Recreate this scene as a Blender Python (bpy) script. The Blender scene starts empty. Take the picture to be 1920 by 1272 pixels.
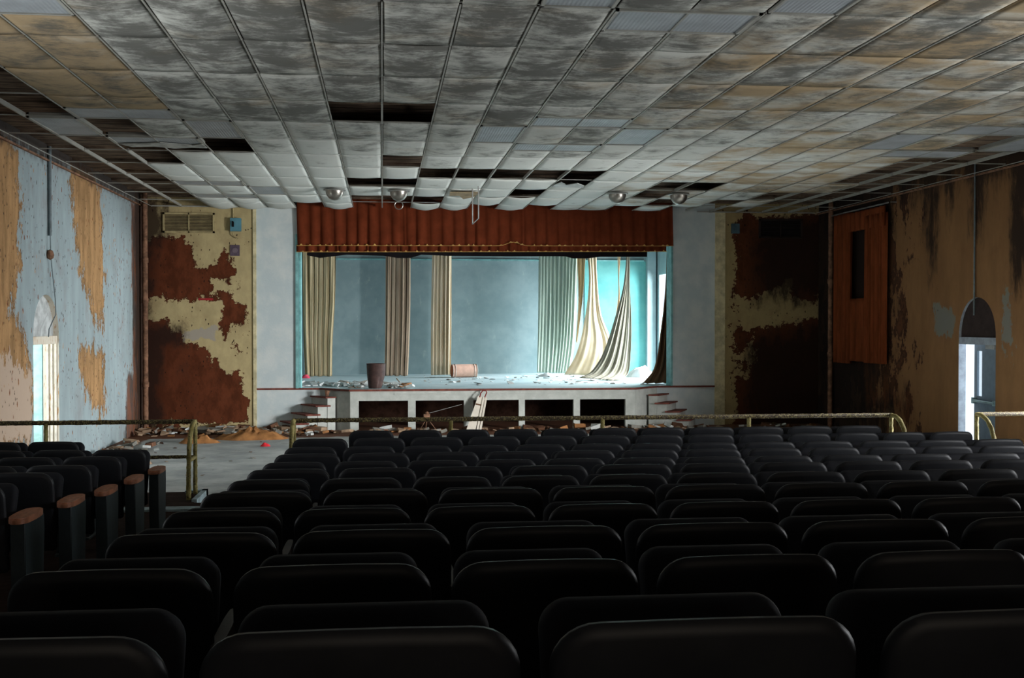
import bpy, bmesh, math, random
from mathutils import Vector, Matrix, noise
random.seed(7)
S = bpy.context.scene
COL = S.collection
PI = math.pi

# ------------------------------------------------------------------ camera
F, CX, HY, VX = 1980.0, 921.0, 605.0, 717.0      # focal length (px), principal column, horizon, depth vanishing column
EYE = 2.30
T = (CX - VX) / F
TH = math.atan(T)
cam_d = bpy.data.cameras.new('camera')
cam = bpy.data.objects.new('camera', cam_d)
COL.objects.link(cam)
cam_d.sensor_width = 36.0
cam_d.lens = F / 1920.0 * 36.0
cam_d.shift_x = (960.0 - CX) / 1920.0
cam.location = (0, 0, EYE)
cam.rotation_euler = (math.radians(90) - math.atan((636.0 - HY) / F), 0, -TH)
cam_d.clip_start = 0.05
cam_d.clip_end = 200
S.camera = cam

# ------------------------------------------------------------------ view, world, daylight, added fill lamps
S.view_settings.view_transform = 'Standard'
S.view_settings.look = 'None'
S.view_settings.gamma = 1.0
S.view_settings.use_curve_mapping = False
S.view_settings.exposure = 0.0
W = bpy.data.worlds.new('world')
S.world = W
W.use_nodes = True
_bg = W.node_tree.nodes['Background']
_bg.inputs[0].default_value = (0.80, 0.90, 1.0, 1)
_bg.inputs[1].default_value = 1.3


def area(name, loc, direction, sx, sy, power, color, spread=180):
    d = bpy.data.lights.new(name, 'AREA')
    d.shape = 'RECTANGLE'
    d.size, d.size_y = sx, sy
    d.energy = power
    d.color = color
    d.spread = math.radians(spread)
    o = bpy.data.objects.new(name, d)
    COL.objects.link(o)
    o.location = loc
    o.rotation_euler = Vector(direction).to_track_quat('-Z', 'Y').to_euler()
    return o


# daylight through the big loading opening in the right wing of the stage
area('daylight_loading_opening', (10.4, 27.2, 3.5), (-1, -0.10, -0.30), 4.2, 3.6, 3700, (0.90, 0.97, 1.0))
# daylight outside the side doors of the hall
area('daylight_right_door', (10.75, 16.75, 1.35), (-1, 0, 0), 1.5, 2.2, 60, (0.80, 0.90, 1.0))
area('daylight_left_door', (-6.6, 15.9, 1.3), (1, 0.35, 0), 1.2, 2.2, 60, (0.95, 1.0, 0.95))
# added narrow-spread fill at the right wall beyond the frame, no window there
area('fill_right_beam', (9.7, 13.3, 1.7), (-1, 0.62, -0.36), 1.8, 2.6, 860, (0.98, 0.98, 0.98), 86)
# added uplights at both side walls beyond the frame, brightening the ceiling
area('fill_uplight_right', (9.7, 6.8, 2.1), (-1, 0.30, 0.45), 4.0, 1.6, 310, (0.96, 0.98, 1.0), 130)
area('fill_uplight_left', (-4.9, 7.6, 2.1), (1, 0.15, 0.8), 4.0, 1.6, 115, (0.96, 0.98, 1.0), 120)
# added dim warm fill behind the last row, lifting the dark seat backs
area('fill_rear', (2.4, -11.6, 3.0), (0, 1, 0.05), 12.0, 2.4, 170, (1.0, 0.86, 0.70))


# ------------------------------------------------------------------ pixel -> place helpers (calibration of the photograph)
def tp(x):
    u = (x - CX) / F
    return (u + T) / (1 - u * T)


def at(x, y, Y):
    """point on the plane at depth Y that shows at photo pixel (x, y)"""
    t = tp(x)
    zc = Y * (math.cos(TH) + t * math.sin(TH))
    return Vector((t * Y, Y, EYE - (y - HY) * zc / F))


def onx(x, y, X):
    """point on the side plane X = const that shows at photo pixel (x, y)"""
    return at(x, y, X / tp(x))


XL, XR, YP, ZC, ZD = -5.05, 9.85, 23.1, 4.77, 5.00     # left wall, right wall, stage wall, ceiling, deck above it
ZS = 0.88                                            # stage floor
YB = 29.1                                            # back wall of the stage
XW = 7.65                                            # side wall of the right wing


# ------------------------------------------------------------------ object helpers
def link(name, me, mat=None, parent=None):
    o = bpy.data.objects.new(name, me)
    COL.objects.link(o)
    if mat is not None:
        me.materials.append(mat)
    if parent is not None:
        o.parent = parent
    return o


def obj(name, bm, mat=None, parent=None, smooth=False):
    me = bpy.data.meshes.new(name)
    bmesh.ops.recalc_face_normals(bm, faces=bm.faces)
    bm.to_mesh(me)
    bm.free()
    if smooth:
        for p in me.polygons:
            p.use_smooth = True
        try:
            me.set_sharp_from_angle(angle=math.radians(42))
        except Exception:
            pass
    return link(name, me, mat, parent)


def thing(name, label, cat, loc=(0, 0, 0), rz=0.0, group=None):
    o = bpy.data.objects.new(name, None)
    o.empty_display_size = 0.1
    COL.objects.link(o)
    o.location = loc
    o.rotation_euler = (0, 0, rz)
    return tag(o, label, cat, group)


def tag(o, label, cat, group=None, kind=None):
    o['label'] = label
    o['category'] = cat
    if group:
        o['group'] = group
    if kind:
        o['kind'] = kind
    return o


def struct(name, bm, mat, smooth=False):
    o = obj(name, bm, mat, None, smooth)
    o['kind'] = 'structure'
    return o


def BM():
    return bmesh.new()


def box(bm, a, b, M=None):
    x0, y0, z0 = a
    x1, y1, z1 = b
    v = [Vector(p) for p in ((x0, y0, z0), (x1, y0, z0), (x1, y1, z0), (x0, y1, z0), (x0, y0, z1), (x1, y0, z1), (x1, y1, z1), (x0, y1, z1))]
    if M is not None:
        v = [M @ p for p in v]
    v = [bm.verts.new(p) for p in v]
    for f in ((0, 3, 2, 1), (4, 5, 6, 7), (0, 1, 5, 4), (1, 2, 6, 5), (2, 3, 7, 6), (3, 0, 4, 7)):
        bm.faces.new([v[i] for i in f])


def quad(bm, *p):
    bm.faces.new([bm.verts.new(q) for q in p])


def prism(bm, pts, off):
    """polygon pts extruded by vector off"""
    off = Vector(off)
    a = [bm.verts.new(Vector(p)) for p in pts]
    b = [bm.verts.new(Vector(p) + off) for p in pts]
    n = len(a)
    bm.faces.new(a)
    bm.faces.new(b[::-1])
    for i in range(n):
        bm.faces.new((a[i], b[i], b[(i + 1) % n], a[(i + 1) % n]))


def tube(bm, pts, r, n=10, jit=0.0, cap=True, seg=None):
    pts = [Vector(p) for p in pts]
    if seg:
        out = [pts[0]]
        for a, b in zip(pts, pts[1:]):
            k = max(1, int((b - a).length / seg))
            for i in range(1, k + 1):
                out.append(a.lerp(b, i / k))
        pts = out
    rings = []
    up = None
    for i, p in enumerate(pts):
        d = (pts[min(i + 1, len(pts) - 1)] - pts[max(i - 1, 0)]).normalized()
        if up is None:
            up = Vector((0, 0, 1)) if abs(d.z) < 0.9 else Vector((1, 0, 0))
        s = d.cross(up).normalized()
        up = s.cross(d).normalized()
        ring = []
        for k in range(n):
            a = 2 * PI * k / n
            rr = r if not callable(r) else r(i / (len(pts) - 1))
            if jit:
                rr += jit * (noise.noise(Vector((p.x * 31 + k * 1.7, p.y * 31, p.z * 31))) + 0.2)
            ring.append(bm.verts.new(p + (s * math.cos(a) + up * math.sin(a)) * rr))
        rings.append(ring)
    for a, b in zip(rings, rings[1:]):
        for k in range(n):
            bm.faces.new((a[k], a[(k + 1) % n], b[(k + 1) % n], b[k]))
    if cap:
        bm.faces.new(rings[0][::-1])
        bm.faces.new(rings[-1])


def lathe(bm, prof, n=28, M=None, close=False):
    rings = []
    for r, z in prof:
        ring = []
        for k in range(n):
            a = 2 * PI * k / n
            p = Vector((r * math.cos(a), r * math.sin(a), z))
            ring.append(bm.verts.new(M @ p if M is not None else p))
        rings.append(ring)
    for a, b in zip(rings, rings[1:]):
        for k in range(n):
            bm.faces.new((a[k], a[(k + 1) % n], b[(k + 1) % n], b[k]))
    if close:
        bm.faces.new(rings[0][::-1])
        bm.faces.new(rings[-1])


def smoothst(a, b, x):
    t = max(0.0, min(1.0, (x - a) / (b - a)))
    return t * t * (3 - 2 * t)


# ------------------------------------------------------------------ materials
def srgb(r, g, b):
    f = lambda c: (c / 255 / 12.92) if c / 255 <= 0.04045 else ((c / 255 + 0.055) / 1.055) ** 2.4
    return (f(r), f(g), f(b), 1)


class NT:
    def __init__(s, name, rough=0.85, spec=0.2, metal=0.0):
        s.m = bpy.data.materials.new(name)
        s.m.use_nodes = True
        s.t = s.m.node_tree
        s.b = s.t.nodes['Principled BSDF']
        s.b.inputs['Roughness'].default_value = rough
        s.b.inputs['Specular IOR Level'].default_value = spec
        s.b.inputs['Metallic'].default_value = metal

    def n(s, typ, **kw):
        nd = s.t.nodes.new(typ)
        for k, v in kw.items():
            setattr(nd, k, v)
        return nd

    def put(s, a, b):
        s.t.links.new(a, b)

    def val(s, sock, v):
        if isinstance(v, bpy.types.NodeSocket):
            s.put(v, sock)
        else:
            sock.default_value = v

    def coord(s, scale=(1, 1, 1), rot=(0, 0, 0)):
        tc = s.n('ShaderNodeTexCoord')
        mp = s.n('ShaderNodeMapping')
        mp.inputs['Scale'].default_value = scale
        mp.inputs['Rotation'].default_value = rot
        s.put(tc.outputs['Object'], mp.inputs[0])
        return mp.outputs[0]

    def noise(s, scale, detail=6, rough=0.6, vec=None, dist=0.0):
        nd = s.n('ShaderNodeTexNoise')
        nd.inputs['Scale'].default_value = scale
        nd.inputs['Detail'].default_value = detail
        nd.inputs['Roughness'].default_value = rough
        nd.inputs['Distortion'].default_value = dist
        s.put(vec if vec is not None else s.coord(), nd.inputs['Vector'])
        return nd.outputs[0]

    def math(s, op, a, b=0.0, clamp=False):
        nd = s.n('ShaderNodeMath', operation=op)
        nd.use_clamp = clamp
        s.val(nd.inputs[0], a)
        s.val(nd.inputs[1], b)
        return nd.outputs[0]

    def step(s, v, lo, hi):
        nd = s.n('ShaderNodeMapRange')
        nd.interpolation_type = 'SMOOTHSTEP'
        s.put(v, nd.inputs[0])
        nd.inputs[1].default_value = lo
        nd.inputs[2].default_value = hi
        return nd.outputs[0]

    def mix(s, f, a, b):
        nd = s.n('ShaderNodeMix', data_type='RGBA')
        s.val(nd.inputs[0], f)
        s.val(nd.inputs[6], a)
        s.val(nd.inputs[7], b)
        return nd.outputs[2]

    def attr(s, name='mask'):
        a = s.n('ShaderNodeAttribute', attribute_name=name)
        sp = s.n('ShaderNodeSeparateColor')
        s.put(a.outputs['Color'], sp.inputs[0])
        a2 = s.n('ShaderNodeAttribute', attribute_name=name + '2')
        sp2 = s.n('ShaderNodeSeparateColor')
        s.put(a2.outputs['Color'], sp2.inputs[0])
        return sp.outputs[0], sp.outputs[1], sp.outputs[2], sp2.outputs[0]

    def bump(s, h, strength=0.3, dist=0.02):
        bp = s.n('ShaderNodeBump')
        bp.inputs['Strength'].default_value = strength
        bp.inputs['Distance'].default_value = dist
        s.put(h, bp.inputs['Height'])
        s.put(bp.outputs[0], s.b.inputs['Normal'])

    def col(s, c):
        s.val(s.b.inputs['Base Color'], c)
        return s.m


def plain(name, c, rough=0.8, spec=0.2, metal=0.0, var=0.25, scale=6.0, bump=0.15, stretch=(1, 1, 1)):
    k = NT(name, rough, spec, metal)
    n = k.noise(scale, 6, 0.65, k.coord(stretch))
    d = tuple(v * (1 - var) for v in c[:3]) + (1,)
    l = tuple(min(1, v * (1 + var)) for v in c[:3]) + (1,)
    k.bump(n, bump)
    return k.col(k.mix(k.step(n, 0.3, 0.7), d, l))


def m_peel(name, paint, under, rust, soot, pale, amp=0.5, scale=5.0, speck=0.66, vs=1.0, chips=False, st=(1.5, 1.5, 0.8)):
    """peeling wall: attribute mask r = bare patch, g = pale patch, b = rust, a = soot"""
    k = NT(name, 0.9, 0.1)
    r, g, b, a = k.attr()
    n1 = k.noise(scale, 12, 0.72, k.coord((1, 1, vs)))
    n2 = k.noise(scale * 0.35, 8, 0.6, None, 0.3)
    nst = k.noise(2.6, 9, 0.7, k.coord(st))
    nf = k.noise(22, 5, 0.7)
    bare_v = k.math('ADD', r, k.math('MULTIPLY', k.math('SUBTRACT', n1, 0.5), amp * 2))
    bare = k.step(bare_v, 0.49, 0.515)
    edge = k.math('MULTIPLY', k.step(bare_v, 0.515, 0.53), k.math('SUBTRACT', 1.0, k.step(bare_v, 0.54, 0.60)))
    p = k.mix(k.step(nst, 0.25, 0.75), tuple(v * 0.84 for v in paint[:3]) + (1,), tuple(min(1, v * 1.1) for v in paint[:3]) + (1,))
    p = k.mix(k.math('MULTIPLY', k.step(n2, 0.5, 0.75), 0.25), p, rust)
    u = k.mix(k.step(nst, 0.35, 0.65), tuple(v * 0.62 for v in under[:3]) + (1,), tuple(min(1, v * 1.15) for v in under[:3]) + (1,))
    u = k.mix(k.math('MULTIPLY', k.step(nf, 0.55, 0.8), 0.5), u, soot)
    pv = k.math('ADD', g, k.math('MULTIPLY', k.math('SUBTRACT', n1, 0.5), amp * 1.6))
    c = k.mix(bare, p, u)
    c = k.mix(k.math('MULTIPLY', edge, 0.55), c, soot)
    c = k.mix(k.step(pv, 0.49, 0.52), c, pale)
    # loose specks
    vor = k.n('ShaderNodeTexVoronoi')
    vor.inputs['Scale'].default_value = 9.0
    k.put(k.coord((1.6, 1.6, 0.7)), vor.inputs['Vector'])
    sp = k.math('MULTIPLY', k.math('SUBTRACT', 1.0, k.step(k.math('ADD', vor.outputs['Distance'], k.math('MULTIPLY', k.math('SUBTRACT', nf, 0.5), 0.7)), 0.12, 0.15)), k.step(n2, speck - 0.08, speck - 0.05))
    c = k.mix(sp, c, soot)
    if chips:
        v2 = k.n('ShaderNodeTexVoronoi')
        v2.inputs['Scale'].default_value = 5.0
        k.put(k.coord((2.4, 2.4, 1.0)), v2.inputs['Vector'])
        n4 = k.noise(1.3, 4, 0.6)
        wob = k.math('MULTIPLY', k.math('SUBTRACT', k.noise(14, 5, 0.7, k.coord((1, 1, 0.6))), 0.5), 0.9)
        ch = k.math('MULTIPLY', k.math('SUBTRACT', 1.0, k.step(k.math('ADD', v2.outputs['Distance'], wob), 0.16, 0.19)), k.step(n4, 0.50, 0.54))
        c = k.mix(ch, c, k.mix(k.step(n4, 0.56, 0.60), rust, under))
    rv = k.math('ADD', b, k.math('MULTIPLY', k.math('SUBTRACT', n1, 0.5), 0.9))
    c = k.mix(k.math('MULTIPLY', k.step(rv, 0.40, 0.62), 0.9), c, k.mix(k.step(nst, 0.4, 0.6), rust, soot))
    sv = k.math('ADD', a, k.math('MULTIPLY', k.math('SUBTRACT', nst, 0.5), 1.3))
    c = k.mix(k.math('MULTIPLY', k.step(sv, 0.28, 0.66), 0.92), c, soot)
    k.bump(k.math('SUBTRACT', n1, k.math('MULTIPLY', bare, 1.5)), 0.35, 0.02)
    return k.col(c)


LW = m_peel('left_wall_paint', srgb(146, 160, 163), srgb(166, 130, 90), srgb(112, 66, 40), srgb(60, 48, 42), srgb(178, 158, 140), 0.62, 5.5, 0.50, vs=0.55, chips=True, st=(2.0, 2.0, 0.4))
FLW = m_peel('stage_left_wall_paint', srgb(180, 164, 122), srgb(94, 50, 31), srgb(96, 56, 34), srgb(42, 28, 23), srgb(160, 152, 138), 0.85, 5.0, 0.60)
FRW = m_peel('stage_right_wall_paint', srgb(160, 142, 102), srgb(92, 52, 32), srgb(96, 54, 32), srgb(40, 29, 24), srgb(180, 172, 150), 0.85, 5.0, 0.60)
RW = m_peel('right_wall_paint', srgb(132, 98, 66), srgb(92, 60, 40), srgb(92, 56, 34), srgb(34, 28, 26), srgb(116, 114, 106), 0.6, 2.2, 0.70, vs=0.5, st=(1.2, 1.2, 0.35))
WHITE = NT('proscenium_paint', 0.8, 0.2)  # chalky pale blue-white
_n = WHITE.noise(3.0, 7, 0.6)
WHITE.bump(WHITE.noise(30, 3, 0.5), 0.08)
WHITE = WHITE.col(WHITE.mix(WHITE.step(_n, 0.35, 0.7), srgb(188, 200, 202), srgb(206, 212, 210)))
BLUE = NT('stage_back_paint', 0.75, 0.2)
_n = BLUE.noise(1.6, 8, 0.65)
_w = BLUE.noise(6, 6, 0.7, BLUE.coord((1, 1, 0.4)), 0.6)
_c = BLUE.mix(BLUE.step(_n, 0.3, 0.72), srgb(124, 146, 150), srgb(142, 162, 166))
BLUE = BLUE.col(BLUE.mix(BLUE.math('MULTIPLY', BLUE.step(_w, 0.60, 0.72), 0.28), _c, srgb(196, 206, 200)))
CREAMTRIM = plain('cream_trim', srgb(196, 186, 150), 0.7)
TEALTRIM = plain('teal_trim', srgb(120, 170, 170), 0.6)
WOODRED = plain('red_brown_edging', srgb(112, 62, 52), 0.7, var=0.35, scale=9)
STAGEFRONT = plain('stage_front_paint', srgb(178, 182, 176), 0.8, var=0.12, scale=5)
CONC = NT('hall_floor', 0.75, 0.25)
_n = CONC.noise(1.3, 9, 0.65)
_m = CONC.noise(4.0, 8, 0.7, CONC.coord((0.6, 1.6, 1)))
_r, _g, _b, _a = CONC.attr()
_c = CONC.mix(CONC.step(_n, 0.35, 0.7), srgb(140, 146, 146), srgb(180, 184, 182))
_c = CONC.mix(CONC.math('MULTIPLY', CONC.step(_m, 0.58, 0.70), 0.5), _c, srgb(110, 84, 62))
_c = CONC.mix(CONC.step(CONC.math('ADD', _r, CONC.math('MULTIPLY', CONC.math('SUBTRACT', _m, 0.5), 0.8)), 0.4, 0.6), _c, srgb(104, 68, 48))
CONC.bump(_m, 0.2)
CONC = CONC.col(_c)
CARPET = plain('platform_carpet', srgb(52, 38, 34), 0.95, 0.05, var=0.3, scale=8)
STEPWHITE = plain('painted_curb', srgb(170, 190, 198), 0.7, var=0.3, scale=8)
DARK = plain('under_stage', srgb(58, 40, 32), 0.95, 0.05, var=0.4)
DECK = NT('deck_boards', 0.9, 0.1)
_br = DECK.n('ShaderNodeTexWave')
_br.wave_type = 'BANDS'
_br.bands_direction = 'Y'
_br.inputs['Scale'].default_value = 0.9
_br.inputs['Distortion'].default_value = 0.15
DECK.put(DECK.coord(), _br.inputs['Vector'])
_n = DECK.noise(5, 8, 0.7, DECK.coord((0.5, 3, 1)))
_c = DECK.mix(DECK.step(_n, 0.35, 0.68), srgb(74, 58, 48), srgb(140, 122, 104))
DECK = DECK.col(DECK.mix(DECK.math('MULTIPLY', DECK.step(_br.outputs['Fac'], 0.9, 0.97), 0.7), _c, srgb(40, 30, 26)))
TBAR = plain('grid_bar', srgb(152, 152, 144), 0.5, 0.4, var=0.15, scale=3)
RUSTY = plain('rusty_pipe', srgb(124, 92, 72), 0.8, 0.2, var=0.55, scale=7, bump=0.5)
GREYP = plain('grey_conduit', srgb(104, 116, 120), 0.6, 0.3)
SEATBACK = plain('seat_shell', srgb(38, 40, 45), 0.45, 0.3, var=0.2, scale=4, bump=0.03)
SEATPAD = plain('seat_upholstery', srgb(30, 32, 40), 0.7, 0.3, var=0.2)
SEATLEG = plain('seat_standard', srgb(44, 54, 58), 0.55, 0.4, var=0.2)
ARMWOOD = plain('armrest_wood', srgb(170, 112, 84), 0.5, 0.4, var=0.25, scale=14, stretch=(3, 1, 1))
ARMDARK = plain('armrest_dark', srgb(48, 38, 34), 0.5, 0.4)
VELVET = plain('valance_velvet', srgb(104, 48, 28), 0.95, 0.05, var=0.2, scale=3)
ORANGE = plain('orange_drape', srgb(112, 58, 32), 0.95, 0.05, var=0.25, scale=3, stretch=(2, 2, 0.5))
FRINGE = plain('gold_fringe', srgb(190, 150, 82), 0.6, 0.4)
BLACKCLOTH = plain('black_border', srgb(26, 24, 26), 0.95, 0.05)
CHROME = plain('dull_chrome', srgb(150, 146, 138), 0.32, 0.5, 0.85, var=0.15)
GALV = plain('galvanised', srgb(150, 150, 146), 0.5, 0.5, 0.4)
DIFF = NT('troffer_diffuser', 0.45, 0.5)
_w = DIFF.n('ShaderNodeTexWave')
_w.inputs['Scale'].default_value = 9
_w.bands_direction = 'X'
DIFF.put(DIFF.coord(), _w.inputs['Vector'])
_n = DIFF.noise(2.5, 7, 0.6)
DIFF.bump(_w.outputs['Fac'], 0.25, 0.01)
DIFF = DIFF.col(DIFF.mix(DIFF.step(_n, 0.3, 0.7), srgb(136, 142, 146), srgb(160, 168, 172)))

# yellow paint flaking off dark steel
YEL = NT('flaking_yellow_rail', 0.6, 0.35)
_n = YEL.noise(55, 8, 0.75)
_n2 = YEL.noise(7, 5, 0.6)
YEL.bump(_n, 0.8, 0.02)
_c = YEL.mix(YEL.step(_n2, 0.3, 0.7), srgb(140, 128, 66), srgb(198, 186, 122))
YEL = YEL.col(YEL.mix(YEL.step(_n, 0.54, 0.60), _c, srgb(84, 68, 42)))
RAILD = NT('flaking_dark_rail', 0.6, 0.35)
_n = RAILD.noise(60, 8, 0.75)
RAILD.bump(_n, 0.8, 0.02)
RAILD = RAILD.col(RAILD.mix(RAILD.step(_n, 0.44, 0.50), srgb(176, 162, 104), srgb(70, 56, 38)))

# mouldy tiles: r = tan stain, g = mould, b = paleness
TILE = NT('ceiling_tile', 0.9, 0.1)
_r, _g, _b, _a = TILE.attr()
_n1 = TILE.noise(1.7, 9, 0.72, TILE.coord((1, 1.1, 1)), 0.2)
_n2 = TILE.noise(1.1, 6, 0.6, TILE.coord((1.0, 1.4, 1)), 0.4)
_n3 = TILE.noise(9, 6, 0.75, TILE.coord((0.7, 2.2, 1)))
_c = TILE.mix(_b, srgb(196, 198, 190), srgb(214, 219, 214))
_tan = TILE.step(TILE.math('ADD', _r, TILE.math('MULTIPLY', TILE.math('SUBTRACT', _n2, 0.5), 1.8)), 0.25, 0.85)
_c = TILE.mix(TILE.math('MULTIPLY', _tan, 0.85), _c, TILE.mix(_n3, srgb(142, 112, 70), srgb(172, 150, 110)))
_mo = TILE.math('ADD', TILE.math('MULTIPLY', TILE.math('SUBTRACT', _n1, 0.5), 2.0), TILE.math('MULTIPLY', TILE.math('SUBTRACT', _n3, 0.5), 0.9))
_mo = TILE.step(TILE.math('ADD', _g, _mo), 0.32, 0.86)
_c = TILE.mix(TILE.math('MULTIPLY', _mo, 0.85), _c, srgb(88, 88, 83))
TILE.bump(_n3, 0.15)
TILE = TILE.col(_c)


def cloth_mat(name, c1, c2, trans=0.25, rough=0.9):
    k = NT(name, rough, 0.05)
    n = k.noise(2.2, 6, 0.6, k.coord((2, 2, 0.35)))
    c = k.mix(k.step(n, 0.3, 0.7), c1, c2)
    k.put(c, k.b.inputs['Base Color'])
    tr = k.n('ShaderNodeBsdfTranslucent')
    k.put(c, tr.inputs[0])
    mx = k.n('ShaderNodeMixShader')
    mx.inputs[0].default_value = trans
    k.put(k.b.outputs[0], mx.inputs[1])
    k.put(tr.outputs[0], mx.inputs[2])
    k.put(mx.outputs[0], k.t.nodes['Material Output'].inputs['Surface'])
    return k.m


C_TAN = cloth_mat('tan_stage_curtain', srgb(186, 168, 132), srgb(206, 190, 156), 0.2)
C_PINK = cloth_mat('rosy_stage_curtain', srgb(164, 142, 122), srgb(188, 170, 148), 0.3)
C_CREAM = cloth_mat('cream_stage_curtain', srgb(220, 202, 172), srgb(236, 222, 200), 0.35)
C_GREEN = cloth_mat('pale_green_curtain', srgb(176, 190, 178), srgb(196, 208, 196), 0.35)
C_GREY = cloth_mat('grey_torn_curtain', srgb(160, 154, 138), srgb(186, 182, 166), 0.2)
C_BROWN = cloth_mat('brown_torn_curtain', srgb(92, 66, 48), srgb(120, 92, 68), 0.1)
C_WHITE = cloth_mat('white_cloth', srgb(206, 214, 216), srgb(226, 232, 232), 0.1)


# ------------------------------------------------------------------ wall grids with patch masks
def seg_dist(px, py, ax, ay, bx, by):
    dx, dy = bx - ax, by - ay
    t = max(0, min(1, ((px - ax) * dx + (py - ay) * dy) / (dx * dx + dy * dy + 1e-9)))
    return math.hypot(px - ax - t * dx, py - ay - t * dy)


def poly_soft(poly, px, py, soft):
    """1 well inside the polygon, 0 well outside, 0.5 on its edge"""
    ins = False
    d = 1e9
    n = len(poly)
    for i in range(n):
        ax, ay = poly[i]
        bx, by = poly[(i + 1) % n]
        if (ay > py) != (by > py) and px < (bx - ax) * (py - ay) / (by - ay) + ax:
            ins = not ins
        d = min(d, seg_dist(px, py, ax, ay, bx, by))
    v = 0.5 + (d if ins else -d) / soft * 0.5
    return max(0.0, min(1.0, v))


def wall_grid(name, axis, c, lo, hi, z0, z1, mat, layers, holes=(), step=0.09, thick=None):
    """vertical wall on plane axis=c between lo..hi with mask layers {channel: [(poly, soft, weight)]}; holes = [(a, b, z0, z1, arched)]"""
    me = bpy.data.meshes.new(name)
    cuts = {lo, hi}
    zc = {z0, z1}
    for h in holes:
        cuts |= {h[0], h[1]}
        zc |= {h[2], h[3]}
    def axis_pts(cs):
        cs = sorted(cs)
        out = [cs[0]]
        for a, b in zip(cs, cs[1:]):
            k = max(1, int(round((b - a) / step)))
            out += [a + (b - a) * i / k for i in range(1, k + 1)]
        return out
    us, vs = axis_pts(cuts), axis_pts(zc)
    verts = []
    cols = []
    for v in vs:
        for u in us:
            verts.append((u, c, v) if axis == 'Y' else (c, u, v))
            col = [0.0, 0.0, 0.0, 0.0]
            for ch, lst in layers.items():
                m = 0.0
                for poly, soft, w in lst:
                    s = poly_soft(poly, u, v, soft * ((2.6 if axis == 'X' else 1.7) if ch == 0 else 0.9))
                    m = max(m, s * w) if w > 0 else (m * (1 - s))
                col[ch] = m
            cols.append(col)
    faces = []
    nu = len(us)
    for j in range(len(vs) - 1):
        for i in range(nu - 1):
            um, vm = (us[i] + us[i + 1]) / 2, (vs[j] + vs[j + 1]) / 2
            if any(h[0] < um < h[1] and h[2] < vm < h[3] for h in holes):
                continue
            faces.append((j * nu + i, j * nu + i + 1, (j + 1) * nu + i + 1, (j + 1) * nu + i))
    me.from_pydata(verts, [], faces)
    ca = me.color_attributes.new('mask', 'FLOAT_COLOR', 'POINT')
    cb = me.color_attributes.new('mask2', 'FLOAT_COLOR', 'POINT')
    for i, cc in enumerate(cols):
        ca.data[i].color = (cc[0], cc[1], cc[2], 1)
        cb.data[i].color = (cc[3], 0, 0, 1)
    o = link(name, me, mat)
    o['kind'] = 'structure'
    return o


def PX(X, pts):
    return [(p.y, p.z) for p in (onx(x, y, X) for x, y in pts)]


def PY(Y, pts):
    return [(p.x, p.z) for p in (at(x, y, Y) for x, y in pts)]


# side walls ------------------------------------------------------
LD = (15.95, 17.17, 0.0, 2.72)       # left doorway Y0, Y1, z0, z1 (to the arch top)
RD = (16.12, 17.22, 0.0, 2.72)
left_layers = {
    0: [(PX(XL, [(-60, 190), (0, 250), (38, 290), (42, 400), (37, 460), (44, 500), (28, 545), (24, 575), (40, 620), (46, 650), (62, 700), (65, 760), (60, 830), (-60, 860)]), 0.22, 1),
        (PX(XL, [(131, 300), (176, 320), (190, 362), (192, 440), (197, 520), (194, 612), (178, 604), (165, 560), (150, 505), (140, 430), (136, 380)]), 0.28, 1),
        (PX(XL, [(145, 652), (195, 655), (197, 772), (176, 772), (158, 735), (146, 690)]), 0.26, 1),
        ([(YP - 0.9, -1), (YP + 1, -1), (YP + 1, 6), (YP - 0.35, 6)], 0.5, 1)],
    1: [(PX(XL, [(-60, 660), (20, 655), (62, 690), (66, 830), (-60, 860)]), 0.6, 0.85)],
    2: [(PX(XL, [(238, 700), (275, 700), (275, 835), (232, 835)]), 0.5, 1.0), (PX(XL, [(247, 380), (275, 380), (275, 835), (250, 835)]), 0.3, 1.0),
        (PX(XL, [(0, 240), (100, 296), (240, 374), (240, 380), (100, 304), (0, 256)]), 0.12, 0.55)],
    3: [(PX(XL, [(254, 376), (275, 376), (275, 835), (258, 835)]), 0.3, 1.0), ([(5, 4.75), (24, 4.75), (24, 5.4), (5, 5.4)], 0.25, 0.9)],
}
wall_grid('wall_left', 'X', XL, -12.0, YP, 0.0, ZD + 0.1, LW, left_layers, [LD], 0.11)
right_layers = {
    0: [([(19.0, 0), (23.2, 0), (23.2, 5.4), (19.0, 5.4)], 1.2, 0.9)],
    1: [(PX(XR, [(1745, 560), (1790, 545), (1800, 600), (1800, 655), (1750, 640)]), 0.5, 0.75), (PX(XR, [(1862, 540), (1890, 520), (1915, 640), (1905, 720), (1870, 700)]), 0.5, 0.7)],
    2: [([(18.5, 0), (21.5, 0), (21.5, 1.7), (18.5, 1.4)], 0.8, 0.6)],
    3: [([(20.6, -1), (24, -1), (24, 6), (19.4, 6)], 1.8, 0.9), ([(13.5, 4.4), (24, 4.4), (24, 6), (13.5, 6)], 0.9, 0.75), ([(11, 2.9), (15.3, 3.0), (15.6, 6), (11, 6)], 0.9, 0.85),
        ([(16.2, 4.0), (16.9, 3.4), (17.3, 6), (16.2, 6)], 0.7, 0.7), ([(17.9, 3.2), (18.3, 3.0), (18.5, 6), (17.8, 6)], 0.6, 0.75), ([(15.0, 3.4), (15.7, 2.6), (16.0, 6), (15.0, 6)], 0.6, 0.8), ([(19.0, -1), (22.0, -1), (22.0, 1.3), (19.0, 1.0)], 0.8, 0.6), ([(19.4, 3.9), (22, 3.9), (22, 6), (19.4, 6)], 0.8, 0.8), ([(4, -1), (14.4, -1), (14.4, 2), (4, 2)], 1.5, 0.6)],
}
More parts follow.
